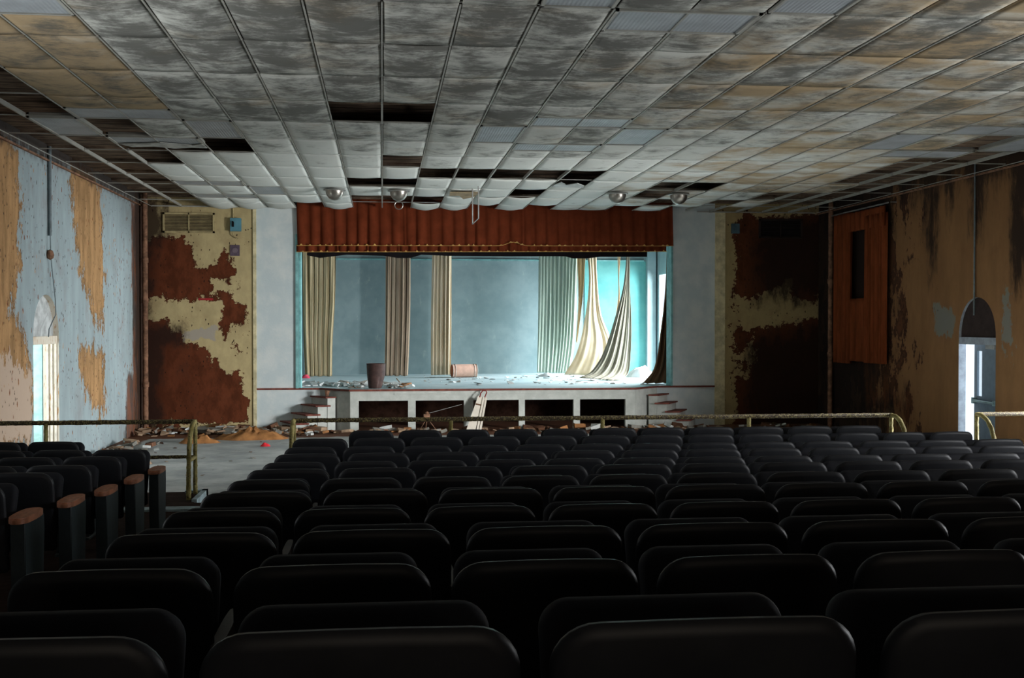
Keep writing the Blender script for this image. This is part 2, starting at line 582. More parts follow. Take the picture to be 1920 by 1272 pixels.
wall_grid('wall_right', 'X', XR, -12.0, YP, 0.0, ZD + 0.1, RW, right_layers, [RD], 0.13)

# front walls either side of the stage ------------------------------
fl = {
    0: [(PY(YP, [(250, 445), (345, 447), (362, 470), (372, 492), (394, 492), (402, 482), (424, 466), (431, 485), (442, 515), (440, 545), (436, 560), (447, 566), (462, 572), (460, 600), (448, 612), (436, 600), (430, 620), (420, 640), (414, 610), (416, 566), (395, 562), (300, 562), (250, 562)]), 0.16, 1),
        (PY(YP, [(372, 466), (398, 464), (400, 492), (372, 494)]), 0.12, -1),
        (PY(YP, [(399, 527), (424, 522), (427, 540), (404, 546)]), 0.12, -1),
        (PY(YP, [(250, 600), (312, 600), (320, 618), (342, 619), (342, 643), (386, 645), (392, 662), (397, 690), (405, 662), (412, 690), (428, 702), (447, 694), (458, 712), (452, 735), (466, 752), (462, 792), (400, 796), (250, 802)]), 0.14, 1),
        (PY(YP, [(436, 640), (455, 632), (458, 660), (440, 668)]), 0.15, 0.7),
        (PY(YP, [(446, 570), (462, 575), (461, 604), (449, 600)]), 0.15, 0.9)],
    1: [(PY(YP, [(342, 619), (408, 612), (404, 640), (343, 641)]), 0.2, 0.9)],
    3: [(PY(YP, [(240, 370), (308, 380), (312, 436), (286, 470), (284, 560), (282, 610), (340, 618), (342, 645), (306, 652), (300, 700), (300, 800), (240, 810)]), 0.5, 1),
        (PY(YP, [(320, 660), (380, 660), (385, 790), (320, 790)]), 0.9, 0.5)],
}
wall_grid('wall_front_left', 'Y', YP, XL, -2.69, 0.0, ZD + 0.1, FLW, fl, (), 0.035)
fr = {
    0: [(PY(YP, [(1372, 430), (1400, 400), (1424, 410), (1545, 400), (1545, 800), (1380, 800), (1374, 640), (1370, 560), (1378, 480)]), 0.16, 1),
        (PY(YP, [(1388, 562), (1475, 560), (1530, 565), (1542, 580), (1515, 602), (1490, 603), (1455, 612), (1420, 616), (1398, 620), (1384, 600)]), 0.16, -1),
        (PY(YP, [(1462, 542), (1480, 520), (1486, 546), (1470, 554)]), 0.12, -1),
        (PY(YP, [(1434, 548), (1450, 546), (1452, 560), (1438, 560)]), 0.12, -1),
        (PY(YP, [(1394, 668), (1412, 640), (1416, 680), (1400, 706)]), 0.16, -1)],
    3: [(PY(YP, [(1415, 440), (1540, 400), (1560, 400), (1560, 810), (1400, 810), (1400, 640), (1540, 610), (1540, 565), (1420, 560), (1412, 500)]), 0.8, 0.95)],
}
wall_grid('wall_front_right', 'Y', YP, 7.43, XR, 0.0, ZD + 0.1, FRW, fr, (), 0.045)

# white proscenium panels, header, reveals
bm = BM()
box(bm, (-2.69, YP, 0), (-1.84, YP + 0.35, ZD + 0.1))
struct('wall_proscenium_left', bm, WHITE)
bm = BM()
box(bm, (6.45, YP, 0), (7.43, YP + 0.35, ZD + 0.1))
struct('wall_proscenium_right', bm, WHITE)
bm = BM()
box(bm, (-1.84, YP, 4.15), (6.45, YP + 0.35, ZD + 0.1))
box(bm, (-1.84, YP, 0), (-1.2, YP + 0.1, ZS - 0.032))
box(bm, (6.0, YP, 0), (6.45, YP + 0.1, ZS - 0.032))
struct('wall_proscenium_header', bm, WHITE)
bm = BM()
box(bm, (-2.76, YP - 0.03, 0), (-2.69, YP, ZC))
struct('trim_1', bm, CREAMTRIM)
bm = BM()
box(bm, (7.43, YP - 0.03, 0), (7.66, YP, ZC))
struct('trim_2', bm, CREAMTRIM)
bm = BM()
box(bm, (-1.86, YP - 0.05, ZS), (-1.80, YP + 0.02, 4.2))
box(bm, (-1.79, YP + 0.02, ZS), (-1.75, YP + 0.3, 4.2))
struct('trim_3', bm, TEALTRIM)
bm = BM()
box(bm, (6.42, YP - 0.03, ZS), (6.46, YP + 0.36, 4.2))
struct('trim_4', bm, TEALTRIM)
# red-brown ledge line along the panels and the stage lip
bm = BM()
box(bm, (-2.69, YP - 0.03, ZS - 0.035), (-1.3, YP + 0.0, ZS + 0.005))
box(bm, (6.05, YP - 0.03, ZS - 0.035), (7.43, YP + 0.0, ZS + 0.005))
prism(bm, [(-1.36, YP - 0.02, ZS - 0.035), (-0.70, 22.42, ZS - 0.035), (-0.66, 22.46, ZS - 0.035), (-1.3, YP, ZS - 0.035)], (0, 0, 0.04))
prism(bm, [(6.11, YP - 0.02, ZS - 0.035), (5.47, 22.42, ZS - 0.035), (5.43, 22.46, ZS - 0.035), (6.05, YP, ZS - 0.035)], (0, 0, 0.04))
box(bm, (-0.70, 22.42, ZS - 0.035), (5.47, 22.47, ZS + 0.005))
struct('trim_5', bm, WOODRED)

# stage front with its five openings -------------------------------------
bm = BM()
YA = 22.45
ops = [(-0.50, 0.54), (0.70, 1.73), (1.93, 2.91), (3.04, 4.10), (4.24, 5.24)]
edges = [-0.68] + [v for p in ops for v in p] + [5.45]
for a, b in zip(edges[0::2], edges[1::2]):
    box(bm, (a, YA, 0), (b, YA + 0.12, 0.64))
box(bm, (-0.68, YA, 0.64), (5.45, YA + 0.12, ZS - 0.035))
box(bm, (0.25, YA - 0.02, 0.775), (4.2, YA, 0.79))
prism(bm, [(-0.68, YA, 0), (-0.68, YA + 0.1, 0), (-1.22, YP, 0), (-1.34, YP, 0)], (0, 0, ZS - 0.035))
prism(bm, [(5.45, YA, 0), (5.45, YA + 0.1, 0), (5.99, YP, 0), (6.11, YP, 0)], (0, 0, ZS - 0.035))
struct('wall_stage_front', bm, STAGEFRONT)
bm = BM()
box(bm, (-1.3, 25.6, 0), (6.1, 25.7, ZS - 0.08))
box(bm, (-1.3, YP, 0), (-1.2, 25.6, ZS - 0.08))
box(bm, (6.0, YP, 0), (6.1, 25.6, ZS - 0.08))
struct('wall_under_stage', bm, DARK)

# stage floor: painted boards
k = NT('stage_boards', 0.5, 0.4)
_n = k.noise(2.2, 9, 0.7, k.coord((0.5, 2.0, 1)))
_n2 = k.noise(7, 7, 0.75, k.coord((0.5, 2.0, 1)))
_c = k.mix(k.step(_n, 0.35, 0.62), srgb(166, 196, 202), srgb(200, 216, 220))
_c = k.mix(k.math('MULTIPLY', k.step(_n2, 0.57, 0.66), 0.7), _c, srgb(190, 196, 192))
_c = k.mix(k.math('MULTIPLY', k.step(_n2, 0.28, 0.38), 1.0), srgb(92, 92, 88), _c)
k.bump(_n2, 0.3)
STAGEFLOOR = k.col(_c)
bm = BM()
prism(bm, [(-0.68, YA, ZS - 0.03), (5.45, YA, ZS - 0.03), (6.08, YP, ZS - 0.03), (6.45, YP, ZS - 0.03), (6.45, YP + 0.3, ZS - 0.03), (XW, YP + 0.3, ZS - 0.03), (XW, YB, ZS - 0.03), (-3.6, YB, ZS - 0.03), (-3.6, YP + 0.3, ZS - 0.03), (-1.84, YP + 0.3, ZS - 0.03), (-1.84, YP, ZS - 0.03), (-1.3, YP, ZS - 0.03)], (0, 0, 0.03))
box(bm, (XW, 25.2, ZS - 0.03), (XW + 0.6, 28.75, ZS))
struct('floor_stage', bm, STAGEFLOOR)
# stage shell
bm = BM()
box(bm, (-3.7, YB, 0), (XW + 0.1, YB + 0.1, 6.2))
struct('wall_stage_back', bm, BLUE)
TEALP = NT('stage_back_teal', 0.75, 0.2)  # right section of the back wall, more saturated teal than the rest
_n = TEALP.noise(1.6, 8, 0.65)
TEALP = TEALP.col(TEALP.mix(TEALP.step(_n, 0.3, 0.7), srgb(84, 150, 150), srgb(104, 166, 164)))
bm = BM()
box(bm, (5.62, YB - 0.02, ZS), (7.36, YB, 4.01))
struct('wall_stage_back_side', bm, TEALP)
bm = BM()
box(bm, (-3.7, YP + 0.35, 0), (-3.6, YB, 6.2))
box(bm, (-3.6, YP + 0.30, 0), (-2.69, YP + 0.36, 6.2))
struct('wall_stage_left', bm, BLUE)
bm = BM()
OY0, OY1, OZ = 25.2, 28.72, 3.62
box(bm, (XW, YP + 0.3, 0), (XW + 0.12, OY0, 6.2))
box(bm, (XW, OY1, 0), (XW + 0.12, YB, 6.2))
box(bm, (XW, OY0, OZ), (XW + 0.12, OY1, 6.2))
box(bm, (XW, OY0, 0), (XW + 0.12, OY1, ZS))
struct('wall_stage_right', bm, BLUE)
bm = BM()
box(bm, (7.36, 28.88, ZS), (7.60, YB, 6.2))
struct('trim_6', bm, BLUE)
bm = BM()
box(bm, (-3.7, YP + 0.3, 6.2), (XW + 0.2, YB + 0.1, 6.3))
box(bm, (-3.7, YP + 0.30, ZD), (XW + 0.2, YP + 0.36, 6.25))
struct('ceiling_stage', bm, DARK)
# thin batten high on the stage back wall
bm = BM()
box(bm, (-3.4, YB - 0.05, 4.01), (7.3, YB, 4.05))
struct('trim_7', bm, TEALTRIM)

# hall floor with debris stain mask --------------------------------------
def floor_grid(name, x0, x1, y0, y1, z, mat):
    me = bpy.data.meshes.new(name)
    st = 0.2
    nx, ny = int((x1 - x0) / st), int((y1 - y0) / st)
    vs, cs = [], []
    for j in range(ny + 1):
        for i in range(nx + 1):
            X, Y = x0 + (x1 - x0) * i / nx, y0 + (y1 - y0) * j / ny
            vs.append((X, Y, z))
            d = max(smoothst(20.9, 22.0, Y + 0.25 * (X < -1) * (abs(X + 3) * 0.3)), smoothst(-4.3, -4.9, X) if X < -4.2 else 0)
            cs.append((d, 0, 0, 0))
    fs = [(j * (nx + 1) + i, j * (nx + 1) + i + 1, (j + 1) * (nx + 1) + i + 1, (j + 1) * (nx + 1) + i) for j in range(ny) for i in range(nx)]
    me.from_pydata(vs, [], fs)
    ca = me.color_attributes.new('mask', 'FLOAT_COLOR', 'POINT')
    for i, c in enumerate(cs):
        ca.data[i].color = c
    o = link(name, me, mat)
    o['kind'] = 'structure'
    return o


floor_grid('floor', XL - 0.3, XR + 0.3, -12.0, 25.7, 0.0, CONC)

# raked seating platform ------------------------------------------------------
ROWY = [11.9 - 0.914 * k for k in range(12)]
DTOP = [1.201, 1.185, 1.165, 1.115, 1.065, 0.992, 0.928, 0.855, 0.786, 0.700, 0.607, 0.507]
SEATH = 0.84
ROWZ = [EYE - d - SEATH for d in DTOP]


def rakez(Y):
    if Y >= ROWY[0]:
        return ROWZ[0]
    for k in range(11):
        if ROWY[k + 1] <= Y <= ROWY[k]:
            t = (ROWY[k] - Y) / (ROWY[k] - ROWY[k + 1])
            return ROWZ[k] + (ROWZ[k + 1] - ROWZ[k]) * t
    return ROWZ[11] + min(0.1, (ROWY[11] - Y) * 0.12)


bm = BM()
ys = [13.0, 12.2] + ROWY + [0.9, 0.0, -12.0]
for (xa, xb, yfront) in ((XL, -2.13, 13.0), (-2.13, -0.96, 12.2), (-0.96, 6.48, 13.0), (6.48, 7.6, 12.2), (7.6, XR, 13.0)):
    seq = [y for y in ys if y <= yfront]
    for a, b in zip(seq, seq[1:]):
        quad(bm, (xa, a, rakez(a)), (xb, a, rakez(a)), (xb, b, rakez(b)), (xa, b, rakez(b)))
    quad(bm, (xa, yfront, 0), (xb, yfront, 0), (xb, yfront, rakez(yfront)), (xa, yfront, rakez(yfront)))
bmesh.ops.remove_doubles(bm, verts=bm.verts, dist=1e-4)
for x in (-2.13, -0.96, 6.48, 7.6):
    quad(bm, (x, 12.2, 0), (x, 13.0, 0), (x, 13.0, ROWZ[0]), (x, 12.2, ROWZ[0]))
struct('floor_seating_platform', bm, CARPET)
bm = BM()
for xa, xb in ((-2.13, -0.96), (6.48, 7.6)):
    box(bm, (xa + 0.002, 12.2, 0), (xb - 0.002, 12.6, 0.13))
box(bm, (-2.16, 12.25, 0.02), (-2.10, 13.03, ROWZ[0] + 0.03))
box(bm, (-2.35, 12.9, 0.02), (-2.10, 13.03, ROWZ[0] + 0.03))
box(bm, (-3.0, 11.62, ROWZ[0]), (-1.95, 11.80, ROWZ[0] + 0.03))
struct('trim_8', bm, STEPWHITE)

# back wall of the hall (behind the camera)
bm = BM()
box(bm, (XL - 0.1, -12.1, 0), (XR + 0.1, -12.0, ZD + 0.1))
struct('wall_back', bm, plain('back_wall_paint', srgb(90, 74, 60)))

# ------------------------------------------------------------------ ceiling
CW, RD_, Y0 = 0.608, 1.25, 8.2
IL, IR = -8, 16                       # columns -8 .. 15
missing = {(-1, 3), (0, 3), (0, 6), (1, 7), (2, 7), (3, 7), (4, 7), (5, 7), (-1, 8), (0, 8), (-1, 10), (0, 10), (1, 10), (4, 9),
           (8, 8), (9, 8), (8, 9), (9, 10), (11, 10), (13, 9), (13, 6), (13, 4), (-6, 4), (-4, 5), (-6, 6), (13, 7),
           (-3, 11), (-1, 11), (0, 11), (3, 11), (5, 11), (8, 11), (14, 6), (12, 9), (13, 10), (12, 11), (13, 11), (11, 11), (10, 11), (14, 5)}
for j in range(1, 12):
    missing.add((-8, j))
    if j != 4:
        missing.add((-7, j))
for j in range(5, 12):
    missing |= {(14, j), (15, j)}
half = {(-6, 3): (0, .5), (-5, 3): (0, .5), (-5, 5): None, (-6, 5): None, (5, 8): (0.5, 1), (-6, 8): (0, .5), (-5, 8): (0, .5), (-6, 10): (.5, 1), (-5, 10): (.5, 1),
        (3, 0): (.5, 1), (4, 0): (.5, 1), (3, 3): (0, .5), (4, 3): (0, .5), (3, 5): (.5, 1), (4, 5): (.5, 1), (12, 5): (.5, 1), (13, 5): None,
        (12, 3): (0, .5), (13, 3): (0, .5), (-6, 0): (.5, 1), (-5, 0): (.5, 1)}
troffers = [(-6, 0.0, 0, 'grey ribbed fluorescent ceiling panel cut by the top left edge of the view'),
            (2, -1.0, 1, 'lengthwise grey ceiling panel at the top edge, left of two there'),
            (3, 0.0, 0, 'widest grey ribbed ceiling panel, near the top of the view right of centre'),
            (5, -1.0, 1, 'lengthwise grey ceiling panel at the top edge, just beyond the widest panel'),
            (3, 3.5, 0, 'crosswise grey ceiling panel, right of the first pair of dark gaps'),
            (2, 4.0, 1, 'lone squarish grey ceiling panel just left of the scraped crosswise panel'),
            (5, 4.0, 1, 'bluish ceiling panel right of the mid ceiling crosswise panels'),
            (3, 5.0, 0, 'crosswise ceiling panel with a scraped brown face, before the row of dark gaps'),
            (11, 4.0, 1, 'lengthwise grey ceiling panel among tan tiles, near the right wall'),
            (12, 5.0, 0, 'crosswise pale ceiling panel in front of the dark void at the right'),
            (12, 3.5, 0, 'crosswise pale blue ceiling panel above the dark gap at the right edge'),
            (14, 4.0, 1, 'pale ceiling panel beside the right wall, last before the bare grid'),
            (-6, 3.5, 0, 'crosswise smooth grey ceiling panel below the tan tiles at the left'),
            (-7, 4.0, 1, 'lengthwise grey ceiling panel hanging alone in the bare grid at the left'),
            (-4, 4.0, 1, 'lengthwise grey ceiling panel beside the mouldy white tile at the left'),
            (-6, 5.0, 0, 'crosswise grey ceiling panel with a tattered tile lying over it'),
            (-6, 8.5, 0, 'thin grey crosswise ceiling panel, nearer of two by the left corner'),
            (-4, 9.0, 1, 'small dark lengthwise ceiling panel near the blue switch box'),
            (-6, 10.0, 0, 'thin grey crosswise ceiling panel, farthest one before the wall grille')]
tro = {}
for i, j, lengthwise, lab in troffers:
    if lengthwise:
        tro[(i, int(math.floor(j)))] = 1
me = bpy.data.meshes.new('ceiling')
vs, fs, cs = [], [], []
rng = random.Random(3)


def add_tile(i, j, v0=0.0, v1=1.0, sag=None, tilt=None):
    n = 8 if j >= -1 else 2
    g = 0.012
    x0, x1 = i * CW + g, (i + 1) * CW - g
    y0, y1 = Y0 + (j + v0) * RD_ + g, Y0 + (j + v1) * RD_ - g
    if j >= 10 and j < 12:
        y1 = min(y1, 23.09 if not (-3 <= i <= 10) else 22.86)
    near = 1 - smoothst(2.0, 7.5, j)
    right = max(smoothst(5.0, 10.5, i + 0.25 * (j - 3)), 1.0 * smoothst(0.0, 6.0, i) * (1 - smoothst(2, 5, j)))
    leftc = smoothst(-3.2, -5.5, i) * (1 - smoothst(3.2, 5, j)) if i < -3 else 0
    tanv = max(right * (0.75 - 0.25 * rng.random()), leftc * 0.95, 0.28 * near)
    if j > 8:
        tanv *= 0.7
    mould = 0.10 + 0.55 * near * (1 - 0.25 * right) + 0.22 * (rng.random() - 0.3)
    if leftc > 0.5:
        mould *= 0.75
    if (i, j) == (-5, 4):
        mould, tanv = 0.62, 0
    if i > 10 and j > 7:
        mould += 0.3
    pale = smoothst(1.5, 7, j) * (0.7 + 0.3 * rng.random())
    if sag is None:
        sag = 0.016 + 0.026 * rng.random()
        if j >= 10:
            sag += 0.05
        if i >= 6:
            sag *= 0.45
    tx, ty = rng.uniform(-0.006, 0.006), rng.uniform(-0.006, 0.006)
    base = len(vs)
    for b in range(n + 1):
        for a in range(n + 1):
            u, v = a / n, b / n
            s = -sag * (math.sin(PI * u) ** 0.8) * (math.sin(PI * v) ** 0.6) if 0 < a < n and 0 < b < n else 0
            edge_droop = -0.3 * sag * math.sin(PI * u) * (1 if b in (0, n) else 0)
            z = ZC + s + edge_droop + tx * (u - .5) + ty * (v - .5)
            if tilt:
                z += tilt * v
            vs.append((x0 + (x1 - x0) * u, y0 + (y1 - y0) * v, z))
            cs.append((tanv, mould + 0.16 * (math.sin(PI * u) * math.sin(PI * v) - 0.5), pale, 0))
    for b in range(n):
        for a in range(n):
            q = base + b * (n + 1) + a
            fs.append((q, q + 1, q + n + 2, q + n + 1))


for j in range(-17, 12):
    for i in range(-9, 17):
        if i in (-9, 16) and j >= 0:
            continue
        if (i, j) in missing or (i, j) in tro:
            continue
        if (i, j) in half:
            h = half[(i, j)]
            if h is not None:
                add_tile(i, j, h[0], h[1])
            continue
        add_tile(i, j)
me.from_pydata(vs, [], fs)
ca = me.color_attributes.new('mask', 'FLOAT_COLOR', 'POINT')
for i, c in enumerate(cs):
    ca.data[i].color = c
for p in me.polygons:
    p.use_smooth = True
o = link('ceiling', me, TILE)
o['kind'] = 'structure'
md = o.modifiers.new('thick', 'SOLIDIFY')
md.thickness = 0.016
md.offset = 1.0

# suspension grid
bm = BM()
for i in range(-8, 17):
    for j in range(0, 12):
        bare = ((i, j) in missing and (i - 1, j) in missing)
        w = 0.007 if not bare else 0.012
        h = 0.010 if not bare else 0.05
        y0, y1 = Y0 + j * RD_, min(Y0 + (j + 1) * RD_, 23.08)
        if -3 <= i <= 11:
            y1 = min(y1, 22.86)
        box(bm, (i * CW - w, y0 + 0.012, ZC - 0.008), (i * CW + w, y1 - 0.012, ZC - 0.008 + h))
for j in range(0, 13):
    y = min(Y0 + j * RD_, 23.06)
    if j == 12:
        box(bm, (-8 * CW, y - 0.01, ZC - 0.005), (-3.1, y + 0.01, ZC + 0.02))
        box(bm, (7.0, y - 0.01, ZC - 0.005), (16 * CW, y + 0.01, ZC + 0.02))
    else:
        box(bm, (-8 * CW, y - 0.010, ZC + 0.012), (16 * CW, y + 0.010, ZC + 0.024))
struct('trim_ceiling_grid', bm, TBAR)
# wall angle
bm = BM()
box(bm, (XL, 3.0, ZC - 0.03), (XL + 0.04, YP, ZC - 0.005))
box(bm, (XR - 0.04, 3.0, ZC - 0.03), (XR, YP, ZC - 0.005))
struct('trim_9', bm, RUSTY)
bm = BM()
box(bm, (XL - 0.05, -12.0, ZD), (XR + 0.05, YP, ZD + 0.1))
struct('ceiling_deck', bm, DECK)
# joists crossing the void
bm = BM()
for j in range(0, 13):
    y = Y0 + j * RD_ - 0.25
    box(bm, (XL, y, ZD - 0.04), (XR, min(y + 0.06, YP - 0.01), ZD))
struct('ceiling_joists', bm, DECK)

for i, j, lengthwise, lab in troffers:
    w, d = (CW, RD_) if lengthwise else (2 * CW, RD_ / 2)
    cx, cy = i * CW + w / 2, Y0 + j * RD_ + d / 2
    t = thing('ceiling_light', lab, 'ceiling light', (cx, cy, ZC), 0, 'fluorescent panels set in the ceiling grid')
    a, b = w / 2 - 0.014, d / 2 - 0.014
    bm = BM()
    for p, q in (((-a, -b), (a, -b + 0.025)), ((-a, b - 0.025), (a, b)), ((-a, -b), (-a + 0.025, b)), ((a - 0.025, -b), (a, b))):
        box(bm, (p[0], p[1], -0.012), (q[0], q[1], 0.05))
    obj('frame', bm, TBAR, t)
    bm = BM()
    box(bm, (-a + 0.02, -b + 0.02, 0.0), (a - 0.02, b - 0.02, 0.06))
    obj('diffuser', bm, DIFF, t)

# ragged loose tiles (damaged pieces hanging in the openings)
def ragged(name, label, pts, mat, z=0.0):
    bm = BM()
    prism(bm, pts, (0, 0, 0.014))
    return tag(obj(name, bm, mat), label, 'ceiling tile')


bm = BM()
sh = [(-5.9, 5.42), (-5.3, 5.36), (-4.95, 5.30), (-4.3, 5.44), (-4.05, 5.36), (-4.02, 5.62), (-4.35, 5.60), (-4.8, 5.68), (-5.2, 5.55), (-5.7, 5.62)]
tag(obj('fallen_ceiling_tile', BM() if False else (prism(bm, [(a * CW, Y0 + b * RD_, ZC - 0.02) for a, b in sh], (0, 0, 0.012)) or bm), plain('mouldy_tile', srgb(160, 162, 156), var=0.35)),
    'tattered grey tile scrap lying over the crosswise panel at the left', 'ceiling tile')
bm = BM()
sh = [(5.1, 8.0), (5.35, 8.3), (5.6, 8.1), (5.9, 8.35), (5.95, 8.55), (5.02, 8.52), (5.0, 8.3)]
prism(bm, [(a * CW, Y0 + b * RD_, ZC - 0.03) for a, b in sh], (0, 0, 0.012))
tag(obj('fallen_ceiling_tile', bm, plain('torn_tile', srgb(176, 182, 180))), 'torn white tile scrap in a dark gap above the right part of the valance', 'ceiling tile')
bm = BM()
sh = [(2.05, 9.1), (2.95, 9.05), (2.9, 9.6), (2.6, 9.95), (2.4, 9.5), (2.1, 9.55)]
prism(bm, [(a * CW, Y0 + b * RD_, ZC - 0.06) for a, b in sh], (0, 0, 0.012))
tag(obj('fallen_ceiling_tile', bm, plain('brown_tile', srgb(150, 132, 104), var=0.4)), 'brown stained tile scrap sagging beside the hanging metal hanger', 'ceiling tile')

# domed lamps under the ceiling
def dome(px, py, lab, ring=False):
    p = at(px, py, 19.6)
    t = thing('dome_lamp', lab, 'ceiling lamp', (p.x, p.y, ZC - 0.05), 0, 'metal dome lamps before the stage')
    bm = BM()
    lathe(bm, [(0.02, 0.02), (0.20, 0.015), (0.205, 0.0), (0.165, -0.005), (0.16, -0.03)], 28)
    obj('flange', bm, GALV, t, True)
    bm = BM()
    lathe(bm, [(0.165, -0.01), (0.16, -0.05), (0.14, -0.10), (0.105, -0.145), (0.05, -0.175), (0.002, -0.182)], 28)
    obj('bowl', bm, CHROME, t, True)
    if ring:
        bm = BM()
        pts = [(0.075 * math.cos(a), 0, -0.255 + 0.075 * math.sin(a)) for a in [2 * PI * q / 24 for q in range(25)]]
        tube(bm, pts, 0.009, 8, cap=False)
        obj('ring', bm, CHROME, t, True)


dome(628, 360, 'metal dome ceiling lamp farthest from the right wall, above the left end of the valance')
dome(748, 362, 'metal dome ceiling lamp with a round ring hanging under it', True)
dome(1157, 367, 'metal dome ceiling lamp just left of the small dark gaps near the stage right')
dome(1272, 369, 'metal dome ceiling lamp nearest the right wall, above the right end of the valance')
# U-shaped hanger
a, b = at(886, 366, 19.4), at(886, 421, 19.4)
c, d = at(897, 352, 18.5), at(897, 410, 19.0)
bm = BM()
tube(bm, [(a.x, a.y, ZC + 0.1), b, d, (d.x, d.y, ZC + 0.1)], 0.012, 8)
tag(obj('metal_hanger', bm, GALV, None, True), 'thin bent metal hanger dangling from the ceiling in front of the red valance', 'hanger')

# ------------------------------------------------------------------ valance
def pleat_cloth(name, x0, x1, z0f, z1f, y, amp, folds, mat, parent, nu=400, nv=6, taper=0.3, seed=1, slant=0.0):
    me = bpy.data.meshes.new(name)
    vs, fs = [], []
    rnd = random.Random(seed)
    ph = [rnd.uniform(-0.6, 0.6) for _ in range(int(folds) + 2)]
    for jv in range(nv + 1):
        v = jv / nv
        for iu in range(nu + 1):
            u = iu / nu
            X = x0 + (x1 - x0) * u
            f = u * folds
            q = f + 0.25 * ph[int(f)]
            w = math.sin(2 * PI * q)
            prof = (abs(w) ** 0.6) * (1 if w > 0 else -1)
            A = amp * (taper + (1 - taper) * v)
            zt, zb = z0f(X), z1f(X)
            vs.append((X + slant * v * (zt - zb), y - A * prof, zt + (zb - zt) * v))
    for jv in range(nv):
        for iu in range(nu):
            a = jv * (nu + 1) + iu
            fs.append((a, a + 1, a + nu + 2, a + nu + 1))
    me.from_pydata(vs, [], fs)
    for p in me.polygons:
        p.use_smooth = True
    o = link(name, me, mat, parent)
    md = o.modifiers.new('thick', 'SOLIDIFY')
    md.thickness = 0.006
    return o


val = thing('stage_valance', 'long rust-red pleated valance with gold fringe across the top of the stage opening', 'valance', (0, 0, 0))
zm = lambda X: 3.95 + 0.006 * (X + 1.8) + (0.08 * math.exp(-((X - 2.85) / 0.18) ** 2))
zb = lambda X: 3.815 + 0.008 * (X + 1.8)
VX0, VX1 = -1.83, 6.42
pleat_cloth('upper_drape', VX0, VX1, lambda X: 5.05, lambda X: zm(X), YP - 0.10, 0.035, 32, VELVET, val, seed=4, slant=0.02)
pleat_cloth('lower_drape', VX0, VX1 - 0.12, lambda X: zm(X) + 0.01, zb, YP - 0.055, 0.035, 37, VELVET, val, seed=9, taper=0.9)
bm = BM()
rnd = random.Random(5)
for (zf, y, n, x1) in ((zm, YP - 0.145, 46, VX1), (zb, YP - 0.095, 40, VX1 - 0.12)):
    for q in range(n):
        X = VX0 + (x1 - VX0) * (q + rnd.uniform(0.2, 0.8)) / n
        z = zf(X)
        w = rnd.uniform(0.02, 0.05)
        prism(bm, [(X - w, y, z - 0.004), (X + w, y, z - 0.004), (X + w * 0.4, y, z + rnd.uniform(0.01, 0.03)), (X - w * 0.1, y, z + rnd.uniform(0.02, 0.045))], (0, 0.012, 0))
    pts = [(VX0 + (x1 - VX0) * q / 300, y + 0.008 * math.sin(q), zf(VX0 + (x1 - VX0) * q / 300)) for q in range(301)]
    tube(bm, pts, 0.006, 5)
obj('gold_fringe', bm, FRINGE, val)
bm = BM()
seq = [at(x, y, YP + 0.1) for x, y in ((576, 472), (576, 479), (600, 484), (625, 481), (650, 478), (720, 480), (745, 484), (770, 484), (790, 478), (840, 480), (960, 481), (1060, 481), (1075, 485), (1100, 485), (1125, 482), (1213, 482), (1213, 470))]
prism(bm, seq, (0, 0.02, 0))
obj('black_border', bm, BLACKCLOTH, val)

# ------------------------------------------------------------------ stage curtains
def interp(pts, v):
    """piecewise smooth through (v, value...)"""
    for k in range(len(pts) - 1):
        a, b = pts[k], pts[k + 1]
        if v <= b[0] or k == len(pts) - 2:
            t = (v - a[0]) / (b[0] - a[0])
            p0 = pts[k - 1] if k > 0 else a
            p3 = pts[k + 2] if k + 2 < len(pts) else b
            out = []
            for c in range(1, len(a)):
                m1 = (b[c] - p0[c]) / (b[0] - p0[0]) * (b[0] - a[0])
                m2 = (p3[c] - a[c]) / (p3[0] - a[0]) * (b[0] - a[0])
                t2, t3 = t * t, t * t * t
                out.append((2 * t3 - 3 * t2 + 1) * a[c] + (t3 - 2 * t2 + t) * m1 + (-2 * t3 + 3 * t2) * b[c] + (t3 - t2) * m2)
            return out


